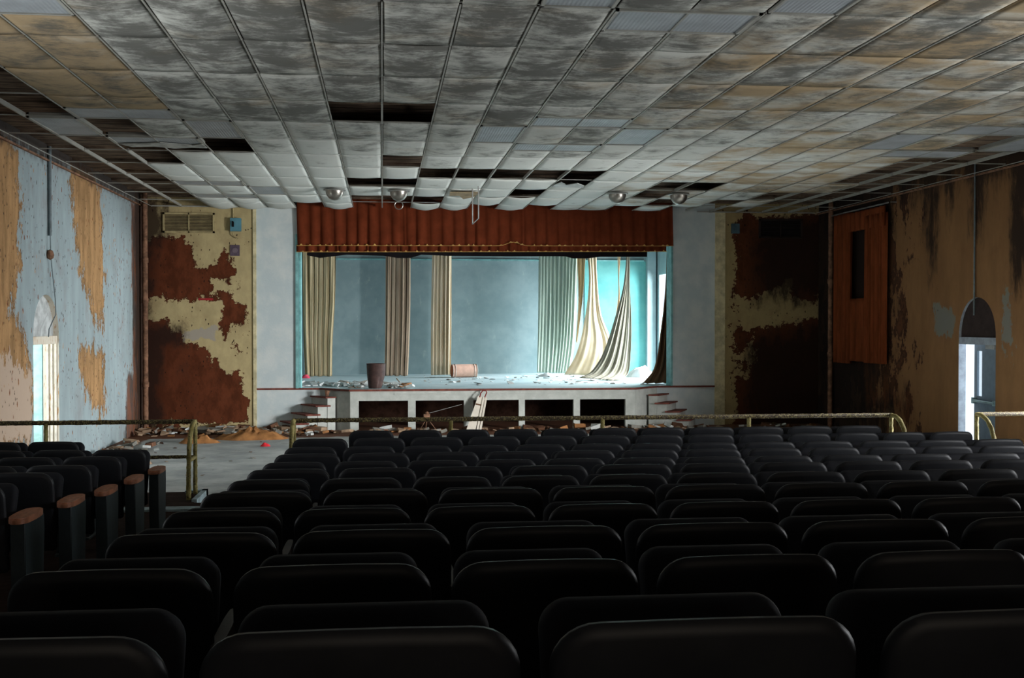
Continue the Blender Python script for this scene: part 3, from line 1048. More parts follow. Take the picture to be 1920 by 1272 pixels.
def drape(name, label, L, R, mat, folds=6, amp=0.05, nu=90, nv=50, seed=1, cat='curtain', parent=None, group=None, top_gather=1.0):
    """L, R: [(photo x, photo y, depth Y)] down the left and right hem"""
    def path(P):
        pts = [at(*p) for p in P]
        d = [0.0]
        for a, b in zip(pts, pts[1:]):
            d.append(d[-1] + (b - a).length)
        return [(d[i] / d[-1], *pts[i]) for i in range(len(pts))]
    lp, rp = path(L), path(R)
    rnd = random.Random(seed)
    ph = [rnd.uniform(0, 6.28) for _ in range(3)]
    me = bpy.data.meshes.new(name)
    vs, fs = [], []
    for jv in range(nv + 1):
        v = jv / nv
        a, b = Vector(interp(lp, v)), Vector(interp(rp, v))
        for iu in range(nu + 1):
            u = iu / nu
            uu = u + 0.02 * math.sin(ph[0] + 9 * u + 1.5 * v)
            p = a.lerp(b, u)
            w = math.sin(2 * PI * folds * uu + ph[1] + 0.5 * math.sin(3 * v + ph[2]))
            w += 0.45 * math.sin(2 * PI * folds * 2.3 * u + ph[2] + v)
            A = amp * (0.75 + 0.35 * math.sin(PI * v)) * (1 + 0.4 * math.sin(5 * u + ph[0]))
            p = p + Vector((0.25 * A * math.cos(2 * PI * folds * uu), -A * w, 0))
            if p.z < ZS + 0.012:
                p.z = ZS + 0.012 + 0.01 * math.sin(20 * u)
            vs.append(p)
    for jv in range(nv):
        for iu in range(nu):
            q = jv * (nu + 1) + iu
            fs.append((q, q + 1, q + nu + 2, q + nu + 1))
    me.from_pydata([tuple(p) for p in vs], [], fs)
    for p in me.polygons:
        p.use_smooth = True
    o = link(name, me, mat, parent)
    md = o.modifiers.new('thick', 'SOLIDIFY')
    md.thickness = 0.004
    if parent is None:
        tag(o, label, cat, group)
    return o


YC = 28.0
drape('stage_curtain', 'tan gathered stage curtain hanging at the left end of the stage', [(566, 442, YC), (567, 600, YC), (571, 706, YC)], [(631, 442, YC), (629, 560, YC), (624, 640, YC), (623, 706, YC)], C_TAN, 6.5, 0.045, seed=3)
drape('stage_curtain', 'dull rosy grey stage curtain, second from the left end of the stage', [(723, 442, YC), (722, 600, YC), (720, 705, YC)], [(769, 442, YC), (768, 600, YC), (764, 705, YC)], C_PINK, 5, 0.035, seed=11)
drape('stage_curtain', 'bright cream striped stage curtain beside the fallen pink drum', [(811, 442, YC), (808, 600, YC), (808, 704, YC)], [(846, 442, YC), (846, 600, YC), (845, 703, YC)], C_CREAM, 5, 0.03, seed=5)
drape('stage_curtain', 'wide pale green pleated stage curtain right of the bare blue back wall', [(1010, 443, YC + .3), (1009, 600, YC + .3), (1007, 699, YC + .3)], [(1086, 443, YC + .3), (1082, 560, YC + .3), (1078, 640, YC + .3), (1070, 700, YC + .3)], C_GREEN, 11, 0.018, nu=140, seed=6)
drape('torn_curtain', 'yellowish torn curtain strip hanging behind the sweeping cream curtain', [(1076, 442, 28.1), (1084, 560, 28.1), (1080, 640, 28.1)], [(1101, 442, 28.1), (1094, 540, 28.1), (1082, 645, 28.1)], C_TAN, 2.5, 0.05, nu=40, seed=8)
drape('torn_curtain', 'cream torn curtain sweeping down to the left across the stage floor, brightly lit',
      [(1096, 438, 27.4), (1104, 520, 27.3), (1096, 600, 27.2), (1080, 665, 27.0), (1058, 703, 26.8)],
      [(1117, 438, 27.4), (1119, 520, 27.4), (1127, 590, 27.3), (1148, 645, 27.1), (1150, 706, 26.4)], C_CREAM, 3, 0.018, nu=110, seed=12)
drape('torn_curtain', 'narrow knotted strip of torn curtain hanging left of the grey torn curtain',
      [(1155, 433, 26.6), (1159, 515, 26.5), (1159, 560, 26.4), (1150, 620, 26.3)], [(1168, 433, 26.6), (1161, 515, 26.5), (1162, 560, 26.4), (1158, 625, 26.3)], C_CREAM, 1.5, 0.02, nu=24, seed=13)
drape('torn_curtain', 'large grey torn curtain gathered to a point and trailing along the stage floor',
      [(1177, 431, 26.2), (1170, 530, 26.1), (1152, 600, 26.0), (1130, 665, 25.8), (1108, 698, 25.6), (1086, 709, 25.4)],
      [(1182, 431, 26.2), (1181, 530, 26.1), (1184, 600, 26.1), (1183, 660, 26.0), (1178, 700, 25.7), (1160, 715, 25.2)], C_GREY, 4.5, 0.028, nu=120, seed=14)
drape('torn_curtain', 'dark brown torn curtain hanging along the right edge of the stage opening',
      [(1251, 413, 24.0), (1247, 540, 24.0), (1238, 620, 24.0), (1226, 690, 24.0), (1203, 721, 23.9)],
      [(1259, 413, 24.0), (1259, 540, 24.0), (1259, 620, 24.0), (1259, 680, 24.0), (1257, 722, 24.0)], C_BROWN, 3, 0.05, nu=60, seed=15)


for _y, _x0, _x1, _lab in ((28.1, -2.6, 7.2, 'rear curtain pipe above the stage'), (27.4, 2.0, 7.0, 'second curtain pipe behind the valance'), (26.35, 3.0, 7.3, 'third curtain pipe behind the valance'), (24.0, 1.0, 7.5, 'curtain pipe nearest the valance')):
    bm = BM()
    tube(bm, [(_x0, _y, 4.62), (_x1, _y, 4.62)], 0.025, 10)
    for _q in (0.15, 0.5, 0.85):
        _x = _x0 + (_x1 - _x0) * _q
        tube(bm, [(_x, _y, 4.6), (_x, _y, 6.2)], 0.006, 6)
    tag(obj('curtain_pipe', bm, GREYP), 'thin hanging ' + _lab, 'pipe')

# crumpled heaps
def heap(name, label, cx, cy, z, rx, ry, h, mat, seed=0, cat='cloth', n=26, rough=0.5):
    bm = BM()
    rings = []
    for j in range(0, 9):
        f = j / 8
        ring = []
        for k in range(n):
            a = 2 * PI * k / n
            wob = 1 + 0.25 * noise.noise(Vector((math.cos(a) * 1.5 + seed, math.sin(a) * 1.5, seed)))
            r = (1 - f) * wob
            x, y = cx + rx * r * math.cos(a), cy + ry * r * math.sin(a)
            zz = h * (math.cos((1 - f) * PI / 2) ** 0.6 if False else (1 - (1 - f) ** 2)) * (1 + rough * noise.noise(Vector((x * 6 + seed, y * 6, 3.1))) + rough * 0.6 * noise.noise(Vector((x * 17, y * 17 + seed, 1.1))))
            ring.append(bm.verts.new((x, y, z + max(0.003, zz) if f > 0 else z)))
        rings.append(ring)
    for a, b in zip(rings, rings[1:]):
        for k in range(n):
            bm.faces.new((a[k], a[(k + 1) % n], b[(k + 1) % n], b[k]))
    bm.faces.new(rings[0][::-1])
    return tag(obj(name, bm, mat, None, True), label, cat)


p = at(1209, 709, 26.6)
heap('crumpled_cloth', 'heap of crumpled white cloth on the stage floor before the bright opening', p.x, 26.9, ZS, 0.42, 0.3, 0.26, C_WHITE, 3)
p = at(1025, 700, 27.6)
heap('crumpled_cloth', 'low white cloth scrap at the foot of the pale green curtain', p.x, 27.4, ZS, 0.32, 0.15, 0.09, C_WHITE, 5)
p = at(571, 706, 27.7)
heap('crumpled_cloth', 'small pink-red rag at the foot of the tan curtain', p.x + 0.05, 27.3, ZS, 0.13, 0.1, 0.09, plain('pink_rag', srgb(196, 72, 92)), 7)
p = at(1045, 703, 26.4)
heap('crumpled_cloth', 'flat pale cloth lying on the stage left of the sweeping cream curtain', 4.55, 26.3, ZS, 0.45, 0.12, 0.035, C_WHITE, 8)


# scattered debris (nobody could count it)
def debris(name, label, region, n, mats, smin, smax, zf, seed, flat=0.25):
    rnd = random.Random(seed)
    bms = BM()
    for q in range(n):
        x, y = region(rnd)
        s = rnd.uniform(smin, smax) * (0.6 + rnd.random())
        M = Matrix.Translation((x, y, zf(x, y) + s * flat * 0.5)) @ Matrix.Rotation(rnd.uniform(0, 6.28), 4, 'Z') @ Matrix.Rotation(rnd.uniform(-0.5, 0.5), 4, 'X')
        m = rnd.randrange(3, 6)
        pts = [(s * rnd.uniform(0.5, 1.1) * math.cos(2 * PI * k / m + rnd.uniform(-.3, .3)), s * rnd.uniform(0.3, 0.9) * math.sin(2 * PI * k / m), 0) for k in range(m)]
        f0 = len(bms.faces)
        prism(bms, [M @ Vector(p) for p in pts], M.to_3x3() @ Vector((0, 0, s * flat * rnd.uniform(0.3, 1))))
        bms.faces.ensure_lookup_table()
        mi = rnd.randrange(len(mats))
        for f in bms.faces[f0:]:
            f.material_index = mi
    me = bpy.data.meshes.new(name)
    bms.to_mesh(me)
    bms.free()
    for m in mats:
        me.materials.append(m)
    o = link(name, me)
    return tag(o, label, 'debris', None, 'stuff')


D_W = plain('plaster_white', srgb(196, 200, 198), var=0.2)
D_B = plain('board_brown', srgb(94, 64, 46), var=0.3)
D_G = plain('dust_grey', srgb(120, 118, 110), var=0.3)
D_O = plain('ochre_scrap', srgb(134, 92, 56), var=0.3)
D_T = plain('tan_plaster', srgb(142, 120, 98), var=0.3)


def reg_stage(r):
    while True:
        x, y = r.uniform(-1.85, 0.6), r.uniform(22.75, 24.6)
        if y > YP + 0.45 or x > -1.0 + (y < 23.0) * 0.3:
            if not (-0.45 < x < 0.15 and y < 23.5):
                return x, y


debris('plaster_debris', 'plaster and board scraps scattered on the stage floor around the bin', reg_stage, 190, [D_W, D_W, D_W, D_G, D_O, D_W], 0.05, 0.14, lambda x, y: ZS, 1, 0.3)
debris('plaster_debris', 'thin flakes strewn over the right part of the stage floor', lambda r: (r.uniform(1.0, 6.2), r.uniform(23.6, 28.2)), 110, [D_W, D_G, D_W], 0.03, 0.10, lambda x, y: ZS, 2, 0.15)


def reg_floor(r):
    if r.random() < 0.6:
        return r.uniform(-4.95, -1.4), 23.0 - abs(r.gauss(0, 0.6)) - 0.05
    return r.uniform(-1.4, 9.4), 22.3 - abs(r.gauss(0, 0.25))


debris('plaster_debris', 'brown rubble and fallen plaster piled along the foot of the stage walls', reg_floor, 420, [D_B, D_T, D_B, D_G, D_O, D_T, D_W], 0.05, 0.16, lambda x, y: 0.0, 3, 0.45)
debris('plaster_debris', 'fallen plaster along the foot of the left wall', lambda r: (-4.84 + abs(r.gauss(0, 0.35)), r.uniform(13.6, 20.5)), 150, [D_B, D_T, D_G, D_W], 0.05, 0.14, lambda x, y: 0.0, 4, 0.45)
debris('plaster_debris', 'few small flakes lying on the open grey floor beyond the aisle', lambda r: (r.uniform(-4.2, 1.0), r.uniform(14.0, 21.0)), 60, [D_B, D_G, D_T], 0.02, 0.06, lambda x, y: 0.0, 6, 0.2)
p = at(470, 826, 20.6)
TANCLOTH = plain('ochre_cloth', srgb(150, 104, 62), var=0.3)
heap('crumpled_cloth', 'long ochre cloth draped over rubble below the left stage panel', -2.55, 21.2, 0.0, 0.72, 0.30, 0.17, TANCLOTH, 9, n=48, rough=0.75)
heap('crumpled_cloth', 'ochre cloth end trailing left from the rubble heap', -3.5, 20.6, 0.0, 0.42, 0.16, 0.14, TANCLOTH, 12, n=30, rough=1.0)
heap('plaster_chunk', 'pale plaster chunk lying on the floor near the left railing', -3.95, 17.6, 0.0, 0.22, 0.2, 0.14, D_T, 14, 'rubble', 14)
heap('crumpled_rag', 'small red rag on the grey floor near the ochre cloth', -2.16, 19.9, 0.0, 0.09, 0.06, 0.06, plain('red_rag', srgb(190, 40, 48)), 15, 'rag', 12)

# bin, drum ------------------------------------------------------------
BINM = plain('rusted_bin', srgb(66, 48, 44), 0.7, 0.3, var=0.4, scale=8, bump=0.3)
p = at(705, 727, 22.85)
t = thing('rubbish_bin', 'dark rusty open rubbish bin standing at the front edge of the stage', 'bin', (p.x, 22.88, ZS))
bm = BM()
lathe(bm, [(0.155, 0.0), (0.165, 0.02), (0.195, 0.30), (0.205, 0.53), (0.198, 0.53), (0.185, 0.30), (0.15, 0.03), (0.005, 0.025)], 32)
bm.faces.new([v for v in bm.verts if abs(v.co.z) < 1e-6])
o = obj('body', bm, BINM, t, True)
for v in o.data.vertices:                       # dented lower right side
    if v.co.x > 0.05 and v.co.z < 0.3:
        v.co.x -= 0.05 * (1 - v.co.z / 0.3)
bm = BM()
tube(bm, [(0.203 * math.cos(2 * PI * q / 32), 0.203 * math.sin(2 * PI * q / 32), 0.53) for q in range(33)], 0.008, 6, cap=False)
obj('rim', bm, BINM, t, True)
p = at(868, 692, 27.2)
t = thing('fibre_drum', 'pinkish cardboard drum lying on its side on the stage beside the cream curtain', 'drum', (p.x + 0.02, 27.2, ZS + 0.172), math.radians(10))
MR = Matrix.Rotation(PI / 2, 4, 'Y')
bm = BM()
lathe(bm, [(0.02, -0.29), (0.14, -0.29), (0.168, -0.315), (0.168, 0.30), (0.168, 0.33), (0.16, 0.335), (0.004, 0.335)], 32, MR)
obj('body', bm, plain('pink_card', srgb(206, 168, 150), var=0.12), t, True)
HOOP = plain('drum_hoop', srgb(186, 178, 170))
for x in (-0.31, -0.24, 0.26, 0.33):
    bm = BM()
    tube(bm, [(x, 0.171 * math.cos(2 * PI * q / 32), 0.171 * math.sin(2 * PI * q / 32)) for q in range(33)], 0.007, 6, cap=False)
    obj('hoop', bm, HOOP, t, True)
bm = BM()
lathe(bm, [(0.002, -0.30), (0.15, -0.30), (0.155, -0.312)], 32, MR)
obj('end_cap', bm, plain('rust_end', srgb(196, 110, 74)), t, True)
bm = BM()
a, b = at(743, 697, 24.2), at(751, 708, 24.2)
tube(bm, [(a.x, 24.3, ZS + 0.14), (b.x + 0.02, 24.1, ZS + 0.012)], 0.012, 6)
tag(obj('wooden_stick', bm, D_T), 'short light wooden stick leaning up from the stage floor right of the bin', 'stick')

# leaning narrow board with handle ------------------------------------------------
t = thing('leaning_board', 'white narrow folded board with a red loop handle leaning against the stage front', 'board', (1.92, 21.95, 0))
MB_ = Matrix.Translation((0, 0, 0)) @ Matrix.Rotation(math.radians(-22), 4, 'X') @ Matrix.Rotation(math.radians(13), 4, 'Y')
PW = plain('white_board', srgb(206, 198, 184), var=0.08)
bm = BM()
prism(bm, [MB_ @ Vector(q) for q in ((-0.19, 0, 0), (0.0, 0, 0), (0.03, 0, 0.80), (-0.09, 0, 0.80))], MB_.to_3x3() @ Vector((0, 0.05, 0)))
obj('panel', bm, PW, t)
for s in (0, 1):
    bm = BM()
    x = 0.02 + 0.06 * s
    prism(bm, [MB_ @ Vector(q) for q in ((x, -0.02, 0), (x + 0.045, -0.02, 0), (x + 0.035 - 0.01 * s, -0.02, 0.80), (x - 0.005 - 0.01 * s, -0.02, 0.80))], MB_.to_3x3() @ Vector((0, 0.06, 0)))
    obj('rail', bm, PW, t)
bm = BM()
tube(bm, [MB_ @ Vector(q) for q in ((-0.05, 0.0, 0.78), (-0.045, 0, 0.88), (-0.01, 0, 0.945), (0.05, 0, 0.955), (0.075, 0, 0.92), (0.06, 0, 0.83), (0.05, 0, 0.78))], 0.012, 8)
h = obj('handle', bm, plain('red_handle', srgb(120, 44, 40)), t, True)
h['label'] = 'dark red loop handle'
bm = BM()
box(bm, (-0.10, -0.012, 0.60), (0.02, 0.0, 0.63), MB_)
obj('crossbar', bm, D_B, t)

# small rusted stand with a rod ------------------------------------------------
t = thing('rusted_stand', 'small rusted tripod stand with a long thin rod before the dark stage openings', 'stand', (0.92, 21.9, 0))
bm = BM()
for a in (0.3, 2.4, 4.5):
    tube(bm, [(0.02 * math.cos(a), 0.02 * math.sin(a), 0.30), (0.24 * math.cos(a), 0.2 * math.sin(a), 0.005)], 0.008, 6)
obj('legs', bm, RUSTY, t)
bm = BM()
box(bm, (-0.07, -0.05, 0.29), (0.06, 0.05, 0.40))
lathe(bm, [(0.03, 0.40), (0.045, 0.42), (0.02, 0.45), (0.002, 0.45)], 12)
obj('head', bm, RUSTY, t)
bm = BM()
tube(bm, [(0.05, 0, 0.42), (0.72, -0.05, 0.60)], 0.006, 6)
obj('rod', bm, GALV, t)


# corner stairs -------------------------------------------------------------------
def stairs(mx, lab):
    """diagonal flight from the hall floor to the stage corner; mx = +1 left, -1 mirrored right"""
    c = 2.41
    t = thing('corner_stairs', lab, 'stairs', (0, 0, 0))
    zt = [0.72, 0.545, 0.365, 0.185]
    def mir(p):
        return Vector(p) if mx > 0 else Vector((2 * c - p[0], p[1], p[2]))
    xs = [-1.16, -1.36, -1.57, -1.80]                # front riser corner of each step (photo columns 611, 592, 572, 553)
    dcs = Vector((-0.80, -0.30, 0)).normalized()
    body = BM()
    tr = BM()
    for s in range(4):
        x = xs[s]
        yf = 22.62 - 0.0 * s
        # front-right corner K, riser runs back-left to the wall
        K = Vector((x, yf - 0.08 * s, 0))
        Rb = Vector((x - 0.36, YP - 0.02, 0))
        end = Vector((-1.0, 22.72, 0))
        poly = [K, end, Vector((-1.39, YP - 0.02, 0)), Rb]
        z0 = 0 if s == 3 else 0
        prism(body, [mir((q.x, q.y, 0.0)) for q in poly], (0, 0, zt[s] - 0.03))
        nose = [Vector((K.x - 0.035, K.y - 0.04, 0)), Vector((min(K.x + 0.27, -0.98), K.y + (0.02 if s else 0.06), 0)), Vector((min(K.x + 0.05, -1.40), YP - 0.02, 0)), Vector((Rb.x - 0.04, Rb.y, 0))]
        prism(tr, [mir((q.x, q.y, zt[s] - 0.03)) for q in nose], (0, 0, 0.03))
    obj('flight', body, STAGEFRONT, t)
    o = obj('treads', tr, WOODRED, t)
    o['label'] = 'red-brown treads'
    return t


stairs(1, 'four white steps with red-brown treads climbing to the left corner of the stage')
stairs(-1, 'shaded steps climbing to the right corner of the stage')
bm = BM()
tube(bm, [(-1.18, 22.75, 0.73), (-1.17, 22.74, 0.85)], lambda f: 0.025 + 0.03 * f, 8, 0.01)
tag(obj('broken_post_stub', bm, RUSTY), 'rusty broken stub standing on the top step of the left stairs', 'post stub')

# ------------------------------------------------------------------ fittings on the front walls
def grille(x0, x1, z0, z1, lab, mat, dark, n=11):
    t = thing('wall_grille', lab, 'vent', ((x0 + x1) / 2, YP, (z0 + z1) / 2))
    w, h = (x1 - x0) / 2, (z1 - z0) / 2
    bm = BM()
    for a, b in (((-w, -h), (w, -h + .04)), ((-w, h - .04), (w, h)), ((-w, -h), (-w + .04, h)), ((w - .04, -h), (w, h)), ((-.012, -h), (.012, h))):
        box(bm, (a[0], -0.035, a[1]), (b[0], -0.001, b[1]))
    obj('frame', bm, mat, t)
    bm = BM()
    for q in range(n):
        z = -h + 0.06 + (2 * h - 0.12) * q / (n - 1)
        M = Matrix.Translation((0, -0.016, z)) @ Matrix.Rotation(math.radians(35), 4, 'X')
        box(bm, (-w + .03, -0.012, -0.002), (w - .03, 0.012, 0.002), M)
    obj('slats', bm, mat, t)
    bm = BM()
    box(bm, (-w + .02, -0.004, -h + .02), (w - .02, -0.001, h - .02))
    obj('backing', bm, dark, t)


GRL = plain('painted_grille', srgb(166, 152, 112))
grille(-4.64, -3.56, 4.21, 4.64, 'cream louvred wall grille high on the wall left of the stage', GRL, plain('grille_back', srgb(70, 60, 44)))
grille(8.44, 9.46, 4.20, 4.64, 'blackened wall grille high on the dark wall right of the stage', plain('black_grille', srgb(44, 36, 32)), BLACKCLOTH)
t = thing('switch_box', 'blue metal switch box on the cream strip left of the stage', 'switch box', (-3.115, YP, 4.39))
BX = plain('blue_box', srgb(84, 134, 148), 0.5, 0.4, var=0.1)
bm = BM()
box(bm, (-0.115, -0.11, -0.14), (0.115, 0, 0.14))
bmesh.ops.bevel(bm, geom=bm.edges[:], offset=0.008, segments=2, affect='EDGES')
obj('case', bm, BX, t)
bm = BM()
box(bm, (-0.07, -0.13, -0.05), (-0.03, -0.11, 0.06))
box(bm, (-0.06, -0.15, -0.02), (-0.04, -0.13, 0.07))
obj('lever', bm, BLACKCLOTH, t)
bm = BM()
tube(bm, [(-3.17, YP - 0.03, 4.53), (-3.17, YP - 0.03, ZC + 0.05)], 0.012, 8)
tag(obj('conduit', bm, GRL), 'thin cream conduit rising from the blue switch box to the ceiling', 'conduit')
bm = BM()
tube(bm, [(-3.19, YP - 0.05, 4.25), (-3.17, YP - 0.06, 4.17), (-3.12, YP - 0.04, 4.12), (-3.06, YP - 0.05, 4.10)], 0.01, 6)
tag(obj('loose_wire', bm, GRL), 'short loose wire curling out under the blue switch box', 'wire')
t = thing('wall_plate', 'dark purple-grey square plate below the blue switch box', 'plate', (-3.14, YP, 3.845))
bm = BM()
box(bm, (-0.10, -0.02, -0.115), (0.10, 0, 0.115))
obj('plate', bm, plain('purple_grey', srgb(84, 72, 84)), t)
bm = BM()
lathe(bm, [(0.06, 0), (0.055, 0.008), (0.002, 0.008)], 20, Matrix.Translation((0, -0.02, 0)) @ Matrix.Rotation(PI / 2, 4, 'X'))
obj('disc', bm, plain('plate_disc', srgb(104, 92, 100)), t)
bm = BM()
a, b = at(372, 559.5, YP), at(400, 563.5, YP)
box(bm, (a.x, YP - 0.012, b.z), (b.x, YP, a.z))
tag(obj('red_tape', bm, plain('red_tape', srgb(150, 40, 44))), 'short red strip on the peeling wall left of the stage', 'strip')
bm = BM()
box(bm, (7.80, YP - 0.06, 4.30), (7.98, YP, 4.52))
tag(obj('wall_box', bm, plain('dark_teal', srgb(70, 92, 100))), 'small dark blue-green box on the cream strip right of the stage', 'box')

# pipes
bm = BM()
tube(bm, [(-4.93, 22.7, 0), (-4.93, 22.7, ZD)], 0.055, 14, 0.004, seg=0.08)
for z in (1.0, 2.75, 3.6):
    tube(bm, [(-4.93, 22.7, z - 0.05), (-4.93, 22.7, z + 0.05)], 0.07, 14)
tag(obj('standing_pipe', bm, RUSTY, None, True), 'tall rusty flaking pipe in the dark corner left of the stage', 'pipe')
bm = BM()
tube(bm, [(9.76, 22.25, 0), (9.76, 22.25, ZD)], 0.05, 14, 0.004, seg=0.08)
for z in (1.6, 3.2):
    tube(bm, [(9.76, 22.25, z - 0.05), (9.76, 22.25, z + 0.05)], 0.065, 14)
tag(obj('standing_pipe', bm, RUSTY, None, True), 'tall grimy pipe in the corner between the dark wall and the orange drape', 'pipe')
a = onx(95, 285, XL + 0.03)
bm = BM()
tube(bm, [(XL + 0.03, a.y, ZC + 0.2), (XL + 0.03, a.y, 3.62)], 0.028, 10)
tag(obj('conduit', bm, GREYP, None, True), 'thick grey conduit running down the light blue wall above the left doorway', 'conduit')
bm = BM()
pts = [onx(x, y, XL + 0.05) for x, y in ((95, 428), (96, 470), (98, 500), (101, 530), (104, 560), (105, 590), (98, 604), (92, 618), (91, 632))]
tube(bm, pts, 0.008, 6)
tag(obj('loose_wire', bm, GREYP, None, True), 'loose wire dangling from the grey conduit over the left doorway arch', 'wire')
bm = BM()
heapc = onx(95, 478, XL + 0.04)
lathe(bm, [(0.002, -0.08), (0.05, -0.05), (0.06, 0), (0.04, 0.06), (0.002, 0.08)], 10, Matrix.Translation(heapc))
tag(obj('junction_box', bm, RUSTY), 'small rusty junction on the wire of the left wall', 'junction box')
a = onx(1826, 330, XR - 0.03)
bm = BM()
tube(bm, [(XR - 0.03, a.y, ZC + 0.2), (XR - 0.03, a.y, 2.42)], 0.014, 8)
tag(obj('conduit', bm, GREYP, None, True), 'thin conduit running down the dark right wall to the door arch', 'conduit')


# ------------------------------------------------------------------ doorways
def doorway(side, X, hole, z_tr, mat_jamb, mat_wall, mat_tym, num, depth):
    """pointed arch doorway: jambs, arch infill, lintel; side=-1 left wall, +1 right wall"""
    y0, y1, z0, z1 = hole
    ym = (y0 + y1) / 2
    zs = z_tr + 0.05
    n = 12
    arch = []
    for q in range(n + 1):
        f = q / n
        arch.append((y0 + (ym - y0) * (1 - math.cos(f * PI / 2)), zs + (z1 - zs) * math.sin(f * PI / 2) ** 0.9))
    full = arch + [(2 * ym - a, b) for a, b in arch[-2::-1]]
    # spandrels flush with the wall
    bm = BM()
    for half_, s in ((arch, 1), ([(2 * ym - a, b) for a, b in arch], -1)):
        ye = y0 if s > 0 else y1
        for (a, b), (c, d) in zip(half_, half_[1:]):
            bm.faces.new([bm.verts.new(p) for p in ((X, a, b), (X, c, d), (X, c, z1 + 0.001), (X, a, z1 + 0.001))])
    me_ = obj('wall_arch_%s' % ('left' if side < 0 else 'right'), bm, mat_wall)
    me_['kind'] = 'structure'
    ca_ = me_.data.color_attributes.new('mask', 'FLOAT_COLOR', 'POINT')
    for q in range(len(me_.data.vertices)):
        ca_.data[q].color = (0, 0, 0, 0)
    D = depth * side
    bm = BM()
    for ya, yb in ((y0, y0 - 0.001), (y1, y1 + 0.001)):
        quad(bm, (X, ya, 0), (X + D, ya, 0), (X + D, ya, zs), (X, ya, zs))
    for (a, b), (c, d) in zip(full, full[1:]):
        quad(bm, (X, a, b), (X, c, d), (X + D, c, d), (X + D, a, b))
    # outer wall closing beyond the arch
    struct('trim_door_%s' % ('left' if side < 0 else 'right'), bm, mat_jamb)
    bm = BM()
    prism(bm, [(X + D * 0.35, a, b) for a, b in full], (D * 0.1, 0, 0))
    struct('trim_tympanum_%s' % ('left' if side < 0 else 'right'), bm, mat_tym)
    bm = BM()
    box(bm, (X + min(D * 0.1, D * 0.6), y0, z_tr - 0.05), (X + max(D * 0.1, D * 0.6), y1, zs + 0.02))
    struct('trim_lintel_%s' % ('left' if side < 0 else 'right'), bm, mat_jamb)


JAMB_L = NT('worn_cream_jamb', 0.7, 0.2)
_n = JAMB_L.noise(8, 7, 0.7, JAMB_L.coord((3, 3, 0.5)))
JAMB_L = JAMB_L.col(JAMB_L.mix(JAMB_L.step(_n, 0.55, 0.65), srgb(214, 206, 190), srgb(176, 126, 66)))
doorway(-1, XL, LD, 2.02, JAMB_L, LW, plain('pale_arch', srgb(176, 180, 180)), 1, 0.24)
doorway(1, XR, RD, 1.98, plain('grey_jamb', srgb(150, 158, 166)), RW, plain('dark_arch', srgb(50, 40, 38)), 2, 0.13)
# vertical mouldings on the left jamb
bm = BM()
for q in range(3):
    box(bm, (XL - 0.06 - 0.06 * q, LD[1] - 0.018, 0), (XL - 0.035 - 0.06 * q, LD[1], 2.0))
struct('trim_10', bm, plain('cream_moulding', srgb(220, 214, 200)))
bm = BM()
box(bm, (XL - 1.25, LD[1] + 0.02, 0.02), (XL - 0.26, LD[1] + 0.07, 2.0))
o = struct('door_1', bm, plain('pale_teal_door', srgb(170, 214, 208), 0.5, 0.3))
# right door leaf, ajar, with narrow glass and push bar
o = thing('door_2', 'x', 'door', (XR + 0.075, RD[0] + 0.03, 0), math.radians(-5))
del o['label'], o['category']
o['kind'] = 'structure'
DL = plain('steel_blue_leaf', srgb(88, 106, 120), 0.4, 0.5, var=0.15)
bm = BM()
LWD = 0.84
ga, gb, gz0, gz1 = 0.57, 0.75, 1.06, 1.82
for a, b, c, d in ((0, ga, 0.02, 1.96), (gb, LWD, 0.02, 1.96), (ga, gb, 0.02, gz0), (ga, gb, gz1, 1.96)):
    box(bm, (0, a, c), (0.045, b, d))
obj('leaf', bm, DL, o)
bm = BM()
box(bm, (0.018, ga, gz0), (0.026, gb, gz1))
GL = NT('door_glass', 0.03, 0.5)
GL.b.inputs['Transmission Weight'].default_value = 1.0
GL = GL.col(srgb(235, 242, 245))
obj('glass', bm, GL, o)
bm = BM()
tube(bm, [(-0.05, 0.05, 0.98), (-0.05, LWD - 0.05, 0.98)], 0.02, 10)
box(bm, (-0.06, 0.03, 0.94), (0, 0.10, 1.02))
box(bm, (-0.06, LWD - 0.10, 0.93), (0, LWD - 0.02, 1.03))
obj('push_bar', bm, plain('bar_metal', srgb(150, 176, 176), 0.35, 0.5, 0.5), o)
bm = BM()
box(bm, (-0.05, 0.06, 1.86), (0, 0.36, 1.93))
obj('door_closer', bm, GALV, o)
# the wall beyond the door openings (outer reveals), so that the daylight comes only through the doorways
# ------------------------------------------------------------------ orange drape over the right wall window
t = thing('orange_drape', 'faded orange drape hanging in two panels on the right wall near the stage', 'curtain', (0, 0, 0))
XD = XR - 0.12


def side_cloth(name, xa, xb, yt, yb_, folds, amp, parent, seed):
    """cloth hanging parallel to the right wall, between photo columns xa..xb"""
    A0, A1 = XD / tp(xa), XD / tp(xb)
    zt = onx((xa + xb) / 2, yt, XD).z
    zb_ = onx((xa + xb) / 2, yb_, XD).z
    me = bpy.data.meshes.new(name)
    vs, fs = [], []
    nu, nv = 70, 14
    rnd = random.Random(seed)
    ph = rnd.uniform(0, 6)
    for j in range(nv + 1):
        v = j / nv
        for i in range(nu + 1):
            u = i / nu
            w = math.sin(2 * PI * folds * u + ph + 0.4 * math.sin(2 * v)) + 0.4 * math.sin(4.6 * PI * folds * u)
            vs.append((XD - amp * w, A0 + (A1 - A0) * u, zt + (zb_ - zt) * v))
    for j in range(nv):
        for i in range(nu):
            q = j * (nu + 1) + i
            fs.append((q, q + 1, q + nu + 2, q + nu + 1))
    me.from_pydata(vs, [], fs)
    for p_ in me.polygons:
        p_.use_smooth = True
    o = link(name, me, ORANGE, parent)
    md = o.modifiers.new('thick', 'SOLIDIFY')
    md.thickness = 0.005


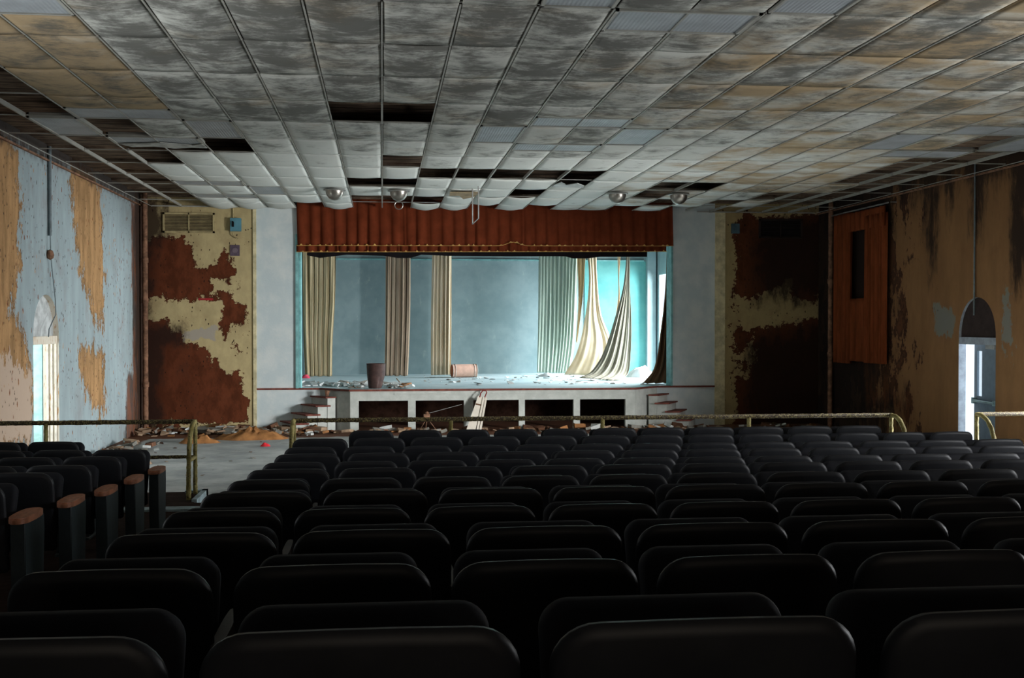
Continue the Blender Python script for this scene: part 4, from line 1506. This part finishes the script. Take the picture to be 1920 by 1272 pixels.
side_cloth('drape_panel', 1566, 1597, 402, 681, 4, 0.035, t, 1)
side_cloth('drape_panel', 1622, 1661, 402, 682, 6, 0.035, t, 2)
side_cloth('drape_header', 1566, 1661, 396, 432, 11, 0.035, t, 3)
side_cloth('drape_middle', 1596, 1623, 560, 678, 2, 0.03, t, 4)
bm = BM()
A0, A1 = XD / tp(1562), XD / tp(1664)
tube(bm, [(XD, A0, 4.62), (XD, A1, 4.62)], 0.015, 8)
for A in (A0 + 0.1, A1 - 0.1):
    tube(bm, [(XD, A, 4.62), (XR, A, 4.62)], 0.012, 8)
obj('rod', bm, GALV, t)

# ------------------------------------------------------------------ railings
def end_loop(X, z0):
    return [(X, 12.85, 1.12), (X, 12.74, 1.115), (X, 12.62, 1.07), (X, 12.52, 0.97), (X, 12.45, 0.82), (X, 12.42, 0.6), (X, 12.41, z0)]


def railing(x0, x1, posts, loops, lab):
    zb_ = ROWZ[0]
    t = thing('handrail', lab, 'railing', ((x0 + x1) / 2, 12.85, zb_))
    off = Vector(((x0 + x1) / 2, 12.85, zb_))
    def part(nm, pts, r):
        bm = BM()
        tube(bm, [Vector(p) - off for p in pts], r, 10, 0.007, seg=0.03)
        obj(nm, bm, RAILD if nm.endswith('_rail') else YEL, t, True)
    part('top_rail', [(x0, 12.85, 1.12), (x1, 12.85, 1.12)], 0.026)
    part('mid_rail', [(x0, 12.85, 0.70), (x1, 12.85, 0.70)], 0.020)
    for x in posts:
        part('post', [(x, 12.85, zb_), (x, 12.85, 1.11)], 0.024)
    for x in loops:
        part('end_loop', end_loop(x, zb_), 0.026)
        part('loop_brace', [(x, 12.85, 0.70), (x, 12.44, 0.70)], 0.02)


railing(XL, -2.22, [-3.93, -2.22], [-2.22], 'yellow flaking handrail on the left in front of the left seats')
railing(-1.06, 6.45, [-1.06, 0.83, 2.71, 4.58, 6.45], [-1.06, 6.45], 'long yellow flaking handrail in front of the main seat block')
railing(7.60, XR, [7.60, 9.0], [7.60], 'short yellow flaking handrail at the right edge beyond the right aisle')

# ------------------------------------------------------------------ auditorium seats
def rslab(w, z0, z1, rt, rb, th, y_at, bulge=0.018, n=7):
    """rounded upright slab, curved in plan; y_at(x, z) gives its middle surface"""
    def outline(ins):
        hw = w / 2 - ins
        a0, a1 = z0 + ins, z1 - ins
        pts = []
        for cx_, cz, r, s in ((hw - max(rt - ins, .01), a1 - max(rt - ins, .01), max(rt - ins, .01), 0), (-(hw - max(rt - ins, .01)), a1 - max(rt - ins, .01), max(rt - ins, .01), 90),
                              (-(hw - max(rb - ins, .008)), a0 + max(rb - ins, .008), max(rb - ins, .008), 180), (hw - max(rb - ins, .008), a0 + max(rb - ins, .008), max(rb - ins, .008), 270)):
            for q in range(n + 1):
                a = math.radians(s + 90 * q / n)
                pts.append((cx_ + r * math.cos(a), cz + r * math.sin(a) + (bulge * (1 - (cx_ / hw) ** 2) if s < 180 else 0)))
            if s == 0:
                for q in (0.33, 0.66):   # points along the slightly arched top
                    x = cx_ * (1 - 2 * q)
                    pts.append((x, a1 + bulge * 0.9))
        return pts
    bm = BM()
    rings = []
    prof = [(0.10, -0.5), (0.03, -0.5), (0.010, -0.42), (0.0, -0.15), (0.0, 0.15), (0.010, 0.42), (0.03, 0.5), (0.10, 0.5)]
    for ins, t_ in prof:
        rings.append([bm.verts.new((x, y_at(x, z) + t_ * th, z)) for x, z in outline(ins)])
    m = len(rings[0])
    for a, b in zip(rings, rings[1:]):
        for q in range(m):
            bm.faces.new((a[q], a[(q + 1) % m], b[(q + 1) % m], b[q]))
    bm.faces.new(rings[0][::-1])
    bm.faces.new(rings[-1])
    return bm


def ms(bm, nm, mat, smooth=True):
    me = bpy.data.meshes.new(nm)
    bmesh.ops.recalc_face_normals(bm, faces=bm.faces)
    bm.to_mesh(me)
    bm.free()
    me.materials.append(mat)
    if smooth:
        for p_ in me.polygons:
            p_.use_smooth = True
        try:
            me.set_sharp_from_angle(angle=math.radians(50))
        except Exception:
            pass
    return me


_cache = {}


def seat_meshes(w):
    key = round(w, 3)
    if key in _cache:
        return _cache[key]
    bw = w - 0.05
    lean = lambda x, z: -0.02 - 0.16 * (z - 0.4) - 0.6 * (0.0 - x * x) * 0.5
    d = {}
    d['backrest'] = ms(rslab(bw, 0.30, SEATH - 0.012, 0.085, 0.03, 0.035, lambda x, z: lean(x, z), 0.012), 'backrest', SEATBACK)
    d['back_pad'] = ms(rslab(bw - 0.06, 0.36, SEATH - 0.045, 0.07, 0.03, 0.05, lambda x, z: lean(x, z) + 0.035, 0.008), 'back_pad', SEATPAD)
    bm = rslab(bw - 0.05, 0.0, 0.42, 0.06, 0.04, 0.075, lambda x, z: 0, 0.0)
    bmesh.ops.transform(bm, matrix=Matrix.Translation((0, 0.10, 0.40)) @ Matrix.Rotation(math.radians(-22), 4, 'X'), verts=bm.verts)
    d['seat_cushion'] = ms(bm, 'seat_cushion', SEATPAD)
    for nm, width, y0, y1, mat, mat2 in (('standard', 0.026, -0.06, 0.22, SEATLEG, ARMDARK), ('end_standard', 0.085, -0.02, 0.30, SEATLEG, ARMWOOD)):
        bm = BM()
        h = 0.60
        prism(bm, [(-width / 2, y0, 0.03), (-width / 2, y1 - 0.03, 0.03), (-width / 2, y1, h - 0.1), (-width / 2, y1, h), (-width / 2, y0 - 0.03, h), (-width / 2, y0 - 0.02, 0.3)], (width, 0, 0))
        box(bm, (-width * 0.5 - 0.002, y0 - 0.03, 0), (width * 0.5 + 0.002, y1 + 0.03, 0.03))
        if nm == 'standard':
            pass
        bmesh.ops.bevel(bm, geom=[e for e in bm.edges], offset=0.006, segments=1, affect='EDGES')
        d[nm] = ms(bm, nm, mat, False)
        bm = BM()
        hw = 0.0165 if nm == 'standard' else 0.062
        pts = []
        for q in range(24):
            a = 2 * PI * q / 24
            pts.append((hw * math.copysign(abs(math.cos(a)) ** 0.6, math.cos(a)), 0.10 + 0.20 * math.copysign(abs(math.sin(a)) ** 0.8, math.sin(a)), h))
        prism(bm, pts, (0, 0, 0.035))
        bmesh.ops.bevel(bm, geom=[e for e in bm.edges if abs(e.verts[0].co.z - e.verts[1].co.z) < 1e-5], offset=0.008, segments=2, affect='EDGES')
        d[nm + '_arm'] = ms(bm, nm + '_arm', mat2)
    _cache[key] = d
    return d


def put(name, me, parent, loc=(0, 0, 0), label=None):
    o = bpy.data.objects.new(name, me)
    COL.objects.link(o)
    o.parent = parent
    o.location = loc
    if label:
        o['label'] = label
    return o


def seat(xr, w, row, label, group, aisle_side=0):
    """seat whose right edge is at xr; aisle_side -1/+1 puts the wide end standard there"""
    xc = xr - w / 2
    y = ROWY[row]
    t = thing('auditorium_seat', label, 'theatre seat', (xc, y, rakez(y)), 0, group)
    d = seat_meshes(w)
    put('backrest', d['backrest'], t)
    put('back_pad', d['back_pad'], t)
    put('seat_cushion', d['seat_cushion'], t)
    # each seat carries its right-hand standard; the left aisle seat also carries its left one
    if aisle_side == 1:
        put('end_standard', d['end_standard'], t, (w / 2 + 0.04, 0, 0))
        put('armrest', d['end_standard_arm'], t, (w / 2 + 0.04, 0, 0), 'rounded orange-brown wooden armrest')
    else:
        put('standard', d['standard'], t, (w / 2 - 0.018, 0, 0))
        put('armrest', d['standard_arm'], t, (w / 2 - 0.018, 0, 0))
    if aisle_side == -1:
        put('end_standard', d['end_standard'], t, (-w / 2 - 0.03, 0, 0))
        put('armrest', d['end_standard_arm'], t, (-w / 2 - 0.03, 0, 0), 'rounded wooden armrest')
    return t


ODD = [-0.40, 0.15, 0.69, 1.23, 1.78, 2.35, 2.92, 3.48, 4.07, 4.66, 5.25, 5.85, 6.45]
EVEN = [-0.33, 0.26, 0.86, 1.46, 2.06, 2.63, 3.20, 3.76, 4.30, 4.83, 5.37, 5.90, 6.44]
ORD = ['first', 'second', 'third', 'fourth', 'fifth', 'sixth', 'seventh', 'eighth', 'ninth', 'tenth', 'eleventh', 'twelfth', 'thirteenth']
ROWN = ['front row behind the long handrail', 'second row', 'third row', 'fourth row', 'fifth row', 'sixth row', 'seventh row', 'eighth row', 'ninth row', 'tenth row', 'eleventh row', 'row nearest the camera']
for r in range(12):
    b = ODD if r % 2 == 0 else EVEN
    lim = tp(1935) * ROWY[r]
    prev = -0.945
    cols = []
    for q, xr in enumerate(b):
        if r == 0 and (q == 0 or q == 12):
            prev = xr
            continue
        if prev < lim:
            cols.append((q, prev, xr))
        prev = xr
    for c_, (q, xa, xb) in enumerate(cols):
        if r == 0:
            lab = 'dark rounded seat back, %s from left in front row behind the long handrail' % ORD[c_]
        else:
            lab = 'dark seat back, %s from left aisle in %s of main block' % (ORD[q], ROWN[r])
        side = -1 if q == 0 else (1 if q == 12 else 0)
        seat(xb, xb - xa, r, lab, 'seats of the main block', side)
# left block
for r in range(1, 7):
    if r == 1:
        edges_ = [-3.0, -3.56, -4.10, -4.65]
    else:
        edges_ = [-2.15, -2.68, -3.21, -3.74, -4.27]
    lim = tp(-12) * ROWY[r]
    for q, xr in enumerate(edges_):
        w = 0.53 if r > 1 else 0.545
        if xr < lim:
            continue
        if r == 1:
            lab = 'dark seat back, %s from the aisle in the foremost row behind the left handrail' % ORD[q]
        elif q == 0:
            lab = 'dark aisle seat with wooden armrest in the %s of the left block' % ROWN[r]
        else:
            lab = 'dark seat back, %s from the aisle in the %s of the left block' % (ORD[q], ROWN[r])
        seat(xr, w, r, lab, 'seats of the left block', 1 if (q == 0 and r > 1) else 0)
